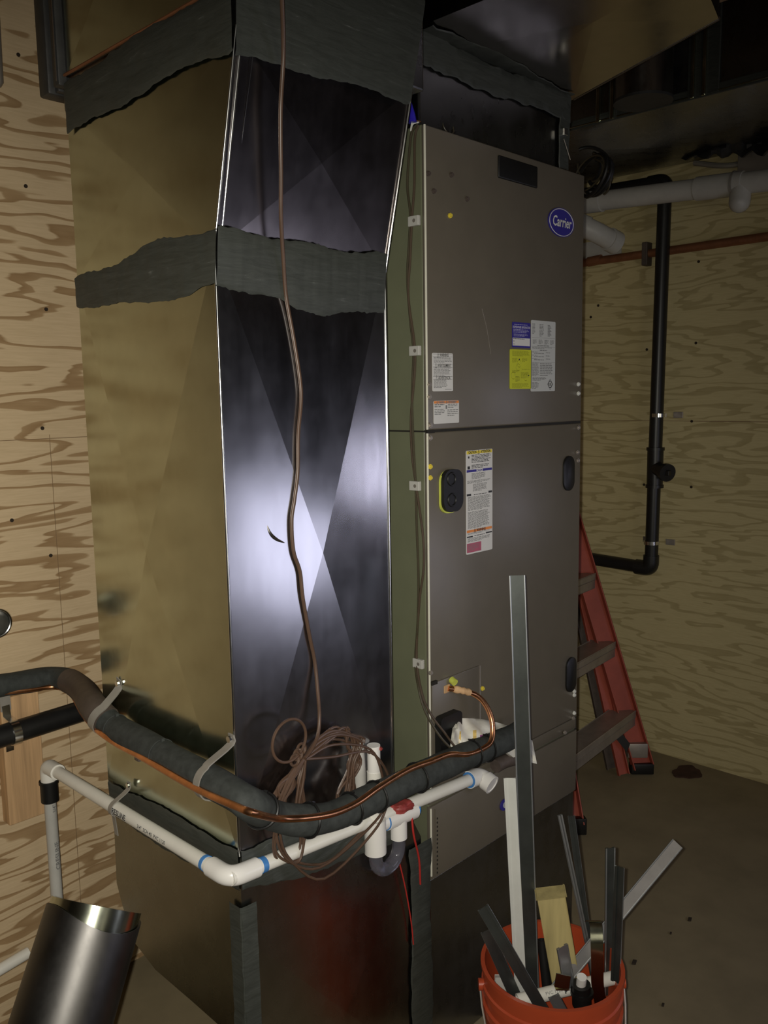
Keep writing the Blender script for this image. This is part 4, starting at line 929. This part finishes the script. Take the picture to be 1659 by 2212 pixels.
# dark contents bed so the inside is not empty: small scraps
def strip(name, top, bot, width, label, mat='steel_strip', hem=.004, yaw=0, flip=1, group='metal strips in the bucket', parent=None):
    """cleat strip: flat face turned mostly to the viewer, hemmed long edges"""
    top, bot = Vector(top), Vector(bot); d = (top-bot).normalized(); vw = (C-(top+bot)/2).normalized()
    if yaw: vw = Matrix.Rotation(math.radians(yaw), 3, d) @ vw
    s = d.cross(vw).normalized(); n_ = s.cross(d).normalized(); n_ = n_ if n_.dot(vw) > 0 else -n_
    hw = width/2
    sec = [(-hw, 0), (hw, 0), (hw, hem), (hw-.006, hem), (hw-.006, hem-.0015), (hw-.0015, hem-.0015), (hw-.0015, .001), (-hw+.0015, .001), (-hw+.0015, hem-.0015), (-hw+.006, hem-.0015), (-hw+.006, hem), (-hw, hem)]
    sec = [(a, b_*flip) for a, b_ in sec]
    bm = B(); prism(bm, [bot+s*a+n_*b_ for a, b_ in sec], top-bot)
    nf = len(bm.faces)
    for a_ in (-hw+.001, hw-.001): tube(bm, [bot+s*a_, top+s*a_], .0016, 6)
    bm.faces.ensure_lookup_table()
    for f_ in bm.faces[nf:]: f_.material_index = 1
    o = obj(name, bm, [M[mat], M['hem']], None, False, label, 'metal strip', group); o.data.transform(Matrix.Translation(-bot)); o.location = bot
    return o
def inb(u, v, z): return onZ(u, v, z)
zb = .10
def P3(u, v, d): return C+ray(u, v)*d
base = bc+Vector((0, 0, .06))
dB = (bc-C).dot(FW)
strip('tall_metal_strip', P3(1117, 1243, dB-.02), P3(1148, 2150, dB+.02)*1, .0325, 'tallest galvanized strip in the bucket, rising in front of the cabinet', 'strip_dull', flip=-1, yaw=8)
strip('metal_strip', P3(1101, 1680, dB-.06), P3(1126, 2160, dB-.01), .024, 'bright strip left of the tallest strip, half its height', 'bright_strip', yaw=-2)
strip('metal_strip', P3(1209, 1760, dB+.0), P3(1290, 2140, dB+.02), .009, 'narrow strip edge just right of the wood block', 'steel_strip', yaw=20)
strip('metal_strip', P3(1234, 1762, dB+.03), P3(1283, 2120, dB+.05), .014, 'thin brownish strip rising behind the wood block to its right', 'strip_dull', yaw=0)
strip('metal_strip', P3(1464, 1822, dB+.04), P3(1200, 2140, dB-.02), .026, 'strip leaning far out of the bucket to the upper right', 'strip_mid', yaw=14, flip=-1)
strip('metal_strip', P3(1319, 1832, dB-.03), P3(1316, 2150, dB+.0), .020, 'upright dark strip near the bucket\u2019s right rim, the taller of the pair', 'strip_dull', yaw=25, flip=-1)
strip('metal_strip', P3(1339, 1872, dB-.06), P3(1330, 2120, dB-.05), .019, 'upright dark strip near the bucket\u2019s right rim, the shorter of the pair', 'strip_dull', yaw=-25)
strip('metal_strip', P3(1043, 1960, dB-.09), P3(1180, 2195, dB-.07), .023, 'front strip leaning to the upper left over the bucket rim', 'strip_dull', yaw=0)
strip('metal_strip', P3(1050, 2010, dB-.05), P3(1130, 2190, dB-.03), .024, 'dull strip leaning left, tucked under the front one', 'strip_dull', yaw=0)
strip('metal_strip', P3(1215, 2045, dB-.07), P3(1232, 2140, dB-.05), .025, 'short bent-end strip in front of the wood block', 'steel_strip', yaw=30, flip=-1)
strip('metal_strip', P3(1195, 2150, dB-.07), P3(1225, 2205, dB-.06), .022, 'short strip end low at the bucket front rim', 'steel_strip', yaw=-10)
# curved hanger strip
bm = B(); c0_, c1_ = P3(1290, 1990, dB-.03), P3(1300, 2170, dB-.05)
pts = smoothpath([P3(1276, 1990, dB-.02), P3(1286, 1992, dB-.05), P3(1289, 2030, dB-.065), P3(1290, 2080, dB-.065), P3(1291, 2130, dB-.06), P3(1300, 2180, dB-.05)], 5); rings = []
for k, p in enumerate(pts):
    d = (pts[min(k+1, len(pts)-1)]-pts[max(k-1, 0)]).normalized(); sd_ = RT*.0125; nn = d.cross(RT).normalized()*.0008
    rings.append([bm.verts.new(p+sd_+nn), bm.verts.new(p-sd_+nn), bm.verts.new(p-sd_-nn), bm.verts.new(p+sd_-nn)])
for k in range(len(rings)-1):
    for j in range(4): bm.faces.new((rings[k][j], rings[k][(j+1) % 4], rings[k+1][(j+1) % 4], rings[k+1][j]))
bm.faces.new(rings[0]); bm.faces.new(rings[-1])
recenter(obj('curved_metal_strip', bm, M['galv'], None, True, 'pale curved strip bending over between the wood block and the right strips', 'metal strip'))
# wood block
top, bot = P3(1189, 1928, dB-.01), P3(1222, 2120, dB+.02); d = (top-bot).normalized(); vw = (C-top).normalized(); s = d.cross(vw).normalized(); n_ = s.cross(d).normalized()
bm = B(); obox(bm, (top+bot)/2, s*.029, n_*.019, d*((top-bot).length/2), .003)
o = obj('wood_block', bm, M['woodblock'], None, False, 'greenish wood offcut standing in the bucket behind a bent strip', 'wood scrap'); o.data.transform(Matrix.Translation(-bot)); o.location = bot
# white pipe offcut lying across the bucket
a, b_ = P3(1118, 2162, dB-.06), P3(1325, 2112, dB-.02)
pp = empty('pipe_offcut', (a+b_)/2, 'white PVC pipe offcut lying across the top of the bucket', 'pipe')
bm = B(); hollow(bm, a, b_, .0135, .003, 24); obj('pipe_piece', bm, M['pvc'], pp, True)
bm = B(); dr = (b_-a).normalized(); vw = (C-a).normalized(); upv = vw.cross(dr).normalized(); upv = upv if upv.z > 0 else -upv; on = dr.cross(upv).normalized(); on = on if on.dot(vw) > 0 else -on
text_bm(bm, 'PVC 1120', .009, a.lerp(b_, .27)+on*.0142, dr, upv, (0, 0, 0), align='LEFT'); obj('pipe_printing', bm, M['greyink'], pp)
# elbow fitting scrap and tubes in the bucket
q = P3(1255, 2128, dB-.07)
e = empty('pipe_fitting', q, 'small black and white pipe fitting in the bucket beside the white pipe', 'fitting')
bm = B(); cyl(bm, q, q+Vector((-.004, -.004, .022)), .010, 16); obj('white_nozzle', bm, M['pvc_fit'], e, True)
bm = B(); cyl(bm, q+Vector((.004, 0, -.045)), q+Vector((0, 0, .002)), .019, 20); cyl(bm, q+Vector((.004, 0, -.022)), q+Vector((.004, 0, -.014)), .023, 20); obj('black_body', bm, M['black'], e, True)
q = P3(1215, 2120, dB-.075); bm = B(); obox(bm, q, RT*.014+DN*.003, FW*.0012, DN*.013-RT*.002, .0005); obox(bm, q+DN*.016+FW*.008, RT*.014, FW*.010, DN*.0012)
recenter(obj('sheet_scrap', bm, M['galv'], None, False, 'small folded sheet metal scrap resting on the white pipe offcut', 'metal scrap'))
q = P3(1085, 2130, dB+.0); bm = B(); obox(bm, q, RT*.014, FW*.006, DN*.02, .001)
recenter(obj('sheet_scrap', bm, M['pvc_grey'], None, False, 'pale folded scrap inside the bucket\u2019s left rim', 'metal scrap'))
for i, (u, v, u2, v2, lb) in enumerate(((1170, 2030, 1182, 2140, 'left'), (1188, 2035, 1200, 2150, 'right'))):
    a, b_ = P3(u, v, dB+.03), P3(u2, v2, dB+.02); bm = B(); hollow(bm, b_, a, .010, .002, 16)
    recenter(obj('black_tube', bm, M['black_pipe'], None, True, 'short black tube behind the wood block, the %s one of two' % lb, 'tube', 'black tubes in the bucket'))
# ------------------------------------------------------------------ right wall items
XP = XR-.06
rp = empty('black_vent_stack', onX(1420, 800, XP), 'black drain stack with a tee, strapped upright to the right plywood wall', 'pipe')
RB2 = .0265
pT, pTee, pB, pL = onX(1437, 392, XP), onX(1415, 1010, XP), onX(1406, 1228, XP), onX(1235, 1226, XP)
pTl = onX(1250, 420, XP)
bm = B(); cyl(bm, pT, pB, RB2, 24); obj('vertical_pipe', bm, M['black_pipe'], rp, True)
bm = B(); cyl(bm, pB, Vector((XP, YB-.02, pB.z+.01)), RB2*.98, 24); obj('lower_branch', bm, M['black_pipe'], rp, True)
bm = B(); cyl(bm, pT, Vector((XP, YB-.02, pT.z+.01)), RB2*.98, 24); obj('upper_branch', bm, M['black_pipe'], rp, True)
bm = B(); tube(bm, corner_path([pB+Vector((0, 0, .055)), pB, pB+Vector((0, .065, 0))], .045), RB2+.005, 24); obj('lower_elbow', bm, M['black_pipe'], rp, True)
bm = B(); tube(bm, corner_path([pT+Vector((0, 0, -.055)), pT, pT+Vector((0, .065, 0))], .045), RB2+.005, 24); obj('upper_elbow', bm, M['black_pipe'], rp, True)
bm = B(); cyl(bm, pTee+Vector((0, 0, .075)), pTee+Vector((0, 0, -.075)), RB2+.005, 24)
for z_ in (.075, -.075): cyl(bm, pTee+Vector((0, 0, z_-.006)), pTee+Vector((0, 0, z_+.006)), RB2+.009, 24)
br = pTee+Vector((-.035, -.060, -.012)); cyl(bm, pTee, br, RB2+.002, 24); cyl(bm, br, br+(br-pTee).normalized()*.018, RB2+.009, 24); obj('cleanout_tee', bm, M['black_pipe'], rp, True)
bm = B(); c_ = br+(br-pTee).normalized()*.018; box(bm, c_-Vector((.010, .010, .010)), c_+Vector((.010, .010, .010)), .002); obj('cleanout_plug', bm, M['black'], rp)
for (u, v, lb) in ((1423, 897, 'above the tee'), (1407, 1172, 'below the tee')):
    p = onX(u, v, XP); e = empty('pipe_clamp', p, 'shiny clamp on the black stack, the one %s' % lb, 'clamp', 'clamps of the black stack')
    bm = B(); hollow(bm, p-Vector((0, 0, .007)), p+Vector((0, 0, .007)), RB2+.004, .003, 28); obj('clamp_ring', bm, M['chrome'], e, True)
    bm = B(); box(bm, (XR-.006, p.y-.075, p.z-.012), (XR-.002, p.y-.035, p.z+.012), .001); obj('clamp_tab', bm, M['alu'], e)
    bm = B(); box(bm, (XR-.006, p.y+.03, p.z-.012), (XR-.002, p.y+.065, p.z+.012), .001); obj('clamp_tab', bm, M['tape'], e)
# white vent pipe across
vp = empty('white_vent_pipe', onX(1450, 405, XR-.14), 'thick white PVC vent pipe crossing high on the right wall', 'pipe')
a, b_ = onX(1225, 443, XR-.14), onX(1700, 384, XR-.14); RV = .037
bm = B(); cyl(bm, a, b_, RV, 28); obj('pipe_run', bm, M['pvc_grey'], vp, True)
dd = (b_-a).normalized()
for (u, w_, nm) in ((1278, .05, 'coupling'), (1556, .085, 'coupling')):
    p = onX(u, 405-(u-1450)*.1245, XR-.14); p = a+dd*((p-a).dot(dd)); bm = B(); cyl(bm, p-dd*w_, p+dd*w_, RV+.005, 28); obj(nm, bm, M['pvc_grey'], vp, True)
p = a+dd*((onX(1602, 390, XR-.14)-a).dot(dd)); bm = B(); cyl(bm, p, p+Vector((-.01, 0, -.065)), RV*.98, 24); bmesh.ops.create_uvsphere(bm, u_segments=20, v_segments=10, radius=RV*.98, matrix=Matrix.Translation(p+Vector((-.01, 0, -.065)))); obj('wye_branch', bm, M['pvc_grey'], vp, True)
p = a+dd*((onX(1588, 391, XR-.14)-a).dot(dd)); bm = B(); hollow(bm, p-dd*.004, p+dd*.004, RV+.009, .003, 28); obj('hanger_band', bm, M['greystrap'], vp, True)
# white elbow below it
we = empty('white_pipe_elbow', onX(1300, 505, XR-.12), 'white PVC elbow poking out beside the cabinet under the vent pipe', 'pipe')
a, b_, c_ = onX(1232, 478, XR-.22), onX(1285, 500, XR-.17), onX(1318, 518, XR-.09)
bm = B(); tube(bm, corner_path([a, b_, c_], .03), .040, 28); obj('elbow_body', bm, M['pvc_grey'], we, True)
d1 = (c_-b_).normalized(); bm = B(); cyl(bm, c_-d1*.01, c_+d1*.035, .046, 28); obj('elbow_hub', bm, M['pvc_grey'], we, True)
bm = B(); cyl(bm, a, b_-(b_-a).normalized()*.03, .045, 28); obj('elbow_socket', bm, M['pvc_grey'], we, True)
bm = B(); p = onX(1300, 535, XR-.004); box(bm, (XR-.006, p.y-.09, p.z-.05), (XR-.001, p.y+.12, p.z+.03)); obj('wall_plate', bm, M['pvc_grey'], we)
# copper water line
cl = empty('copper_water_pipe', onX(1460, 541, XR-.03), 'dull brown copper water pipe crossing the right plywood wall behind the black stack', 'pipe')
a, b_ = onX(1225, 573, XR-.024), onX(1700, 505, XR-.024)
bm = B(); cyl(bm, a, b_, .0165, 18); obj('pipe_run', bm, M['brown_copper'], cl, True)
p = onX(1285, 563, XR-.024); bm = B(); cyl(bm, p+Vector((0, .03, -.002)), p-Vector((0, .03, -.002)), .020, 18); obj('coupling', bm, M['brown_copper'], cl, True)
p = onX(1397, 549, XR-.024); bm = B(); box(bm, (XR-.045, p.y-.012, p.z-.045), (XR-.001, p.y+.012, p.z+.045), .003); obj('pipe_hook', bm, M['tape'], cl)
# wiring bundle near the top of the cabinet
wb = empty('wire_bundle', onX(1290, 370, 1.3), 'tangle of black cables behind the cabinet\u2019s top right corner', 'wires')
rnd = random.Random(3)
for k in range(9):
    c_ = onX(1278+rnd.uniform(-14, 20), 368+rnd.uniform(-8, 18), 1.3+rnd.uniform(-.05, .05)); r_ = rnd.uniform(.035, .07)
    bm = B(); tube(bm, arc(c_, Vector((rnd.uniform(-.4, .4), 1, 0)).normalized(), Vector((0, rnd.uniform(-.4, .4), 1)).normalized(), r_, rnd.uniform(0, 3), rnd.uniform(4, 7), 22), .006 if k % 3 else .003, 8); obj('cable_turn', bm, M['black' if k % 3 else 'wireolive'], wb, True)
# junction box and wrap pieces at the right frame edge
p = onX(1632, 352, XR-.05); bm = B(); box(bm, (XR-.075, p.y-.06, p.z-.035), (XR-.003, p.y+.055, p.z+.035), .003)
o = recenter(obj('junction_box', bm, M['alu'], None, False, 'grey metal junction box high on the right wall by the frame edge', 'box'))
bm = B(); tube(bm, smoothpath([onX(1500, 352, XR-.05), onX(1560, 358, XR-.06), onX(1610, 352, XR-.05), onX(1670, 340, XR-.05)], 5), .010, 8)
recenter(obj('flex_conduit', bm, M['greystrap'], None, True, 'thin conduit running into the junction box on the right wall', 'conduit'))
bm = B(); G = []
for i in range(19):
    row = []
    for j in range(7):
        u = 1470+i*11; v = 300-i*2.4+j*(7+.28*i)*(1+.12*math.sin(i*1.7)); x = XR-.14-.04*math.sin(j*.9+i*.5)
        row.append(bm.verts.new(onX(u, v, x)))
    G.append(row)
for i in range(18):
    for j in range(6): bm.faces.new((G[i][j], G[i+1][j], G[i+1][j+1], G[i][j+1]))
r = bmesh.ops.extrude_face_region(bm, geom=list(bm.faces))
for v in [x for x in r['geom'] if isinstance(x, bmesh.types.BMVert)]: v.co += Vector((.02, 0, .004))
recenter(obj('torn_wrap', bm, M['foil'], None, True, 'ragged black insulation wrap hanging below the side trunk at right', 'insulation'))
# ------------------------------------------------------------------ step ladder
fR = onZ(1388, 1668, 0); 
ld = empty('step_ladder', (fR.x-.2, fR.y, 0), 'orange fiberglass step ladder with metal steps standing behind the cabinet', 'ladder')
tR = P3(1238, 1120, (fR-C).dot(FW)-.02)
tL_f = onZ(1252, 1790, 0)
def channel(bm, a, b_, w, dpt, side, t=.004):
    """C-channel rail from a to b; w along the side vector"""
    a, b_, side = Vector(a), Vector(b_), Vector(side).normalized(); d = (b_-a).normalized(); side = (side-d*side.dot(d)).normalized(); n_ = d.cross(side).normalized(); n_ = n_ if n_.dot(C-a) > 0 else -n_
    hw = w/2
    sec = [(-hw, dpt), (-hw, 0), (hw, 0), (hw, dpt), (hw-t, dpt), (hw-t, t), (-hw+t, t), (-hw+t, dpt)]
    prism(bm, [a+side*x+n_*y for x, y in sec], b_-a)
sd = (RT*1.0+FW*0.15)
rr_top = P3(1216, 1080, (fR-C).dot(FW)+.05); rr_bot = fR+Vector((-.012, 0, .03))
bm = B(); channel(bm, rr_bot, rr_top, .085, .03, sd); obj('right_rail', bm, M['orange'], ld)
bm = B(); obox(bm, fR+Vector((-.012, 0, .022)), RT*.045, FW*.022, Vector((0, 0, .022)), .004); obj('rubber_foot', bm, M['black'], ld, True)
bm = B(); obox(bm, fR.lerp(rr_top, .06)+Vector((-.012, 0, .03)), RT*.04, FW*.024, Vector((0, 0, .03)), .004); obj('foot_bracket', bm, M['alu'], ld, True)
lf = onZ(1240, 1800, 0); lt_ = rr_top+(lf-fR)*.55
bm = B(); channel(bm, lf+Vector((0, 0, .03)), lt_, .055, .03, sd); obj('left_rail', bm, M['orange'], ld)
bm = B(); obox(bm, lf+Vector((0, 0, .03)), RT*.04, FW*.02, Vector((0, 0, .03)), .004); obj('rubber_foot', bm, M['black'], ld, True)
for t in (.22, .47, .72):
    a, b_ = fR.lerp(rr_top, t), lf.lerp(lt_, t); a = a+Vector((0, 0, .0)); c_ = (a+b_)/2; d = (b_-a).normalized()
    nrm = Vector((0, 0, 1)); fwd = d.cross(nrm).normalized()
    bm = B(); obox(bm, c_, d*((b_-a).length/2), fwd*.045, nrm*.012, .003); obox(bm, c_-nrm*.02-fwd*.04*(1 if fwd.dot(FW) > 0 else -1), d*((b_-a).length/2), fwd*.003, nrm*.026, .002); obj('step', bm, M['alu'], ld, True)
    bm = B(); obox(bm, a-nrm*.025+RT*-.01-FW*.035, RT*.03, FW*.002, nrm*.02, .001); obj('step_bracket', bm, M['alu'], ld, True)
# rear legs
for (u, v, nm) in ((1320, 1640, 0), (1345, 1675, 1)):
    f_ = onZ(u, v+22, 0) if nm == 0 else onZ(u, v, 0); f_.x = min(f_.x, XR-.06)
    bm = B(); channel(bm, f_+Vector((0, 0, .005)), rr_top+FW*.05+RT*(-.02+.02*nm), .045, .02, sd); obj('rear_leg', bm, M['tape' if nm == 0 else 'orange'], ld)
bm = B(); obox(bm, P3(1345, 1600, (fR-C).dot(FW)-.045), RT*.022+DN*.028, FW*.003, DN*.016-RT*.006, .001); obj('instruction_label', bm, M['black'], ld)
# flat dark brown oval on the floor, and specks
p = onZ(1484, 1669, 0); bm = B(); n = 28; ring = []
for k in range(n):
    a_ = 2*math.pi*k/n; r_ = .065*(1+.12*math.sin(3*a_)+.07*math.sin(7*a_)); ring.append((p.x+r_*math.cos(a_)*1.0, p.y+r_*math.sin(a_)*.8, 0.0005))
prism(bm, ring, (0, 0, .004)); recenter(obj('dark_patch', bm, M['patchbrown'], None, False, 'dark oval patch on the floor near the right wall', 'dirt patch'))
for (u, v, s, lb) in ((1370, 2080, .009, 'near the bucket, right of its rim'), (1490, 1987, .008, 'far right of the bucket'), (1449, 2017, .004, 'between the bucket and the right edge'), (1432, 2172, .005, 'lower right of the bucket')):
    p = onZ(u, v, 0); bm = B(); obox(bm, p+Vector((0, 0, .002)), (s, s*.3, 0), (-s*.3, s*.5, 0), (0, 0, .002), .0006)
    recenter(obj('floor_debris', bm, M['dirt'], None, False, 'tiny dark bit of debris on the floor '+lb, 'debris', 'bits of debris on the floor'))
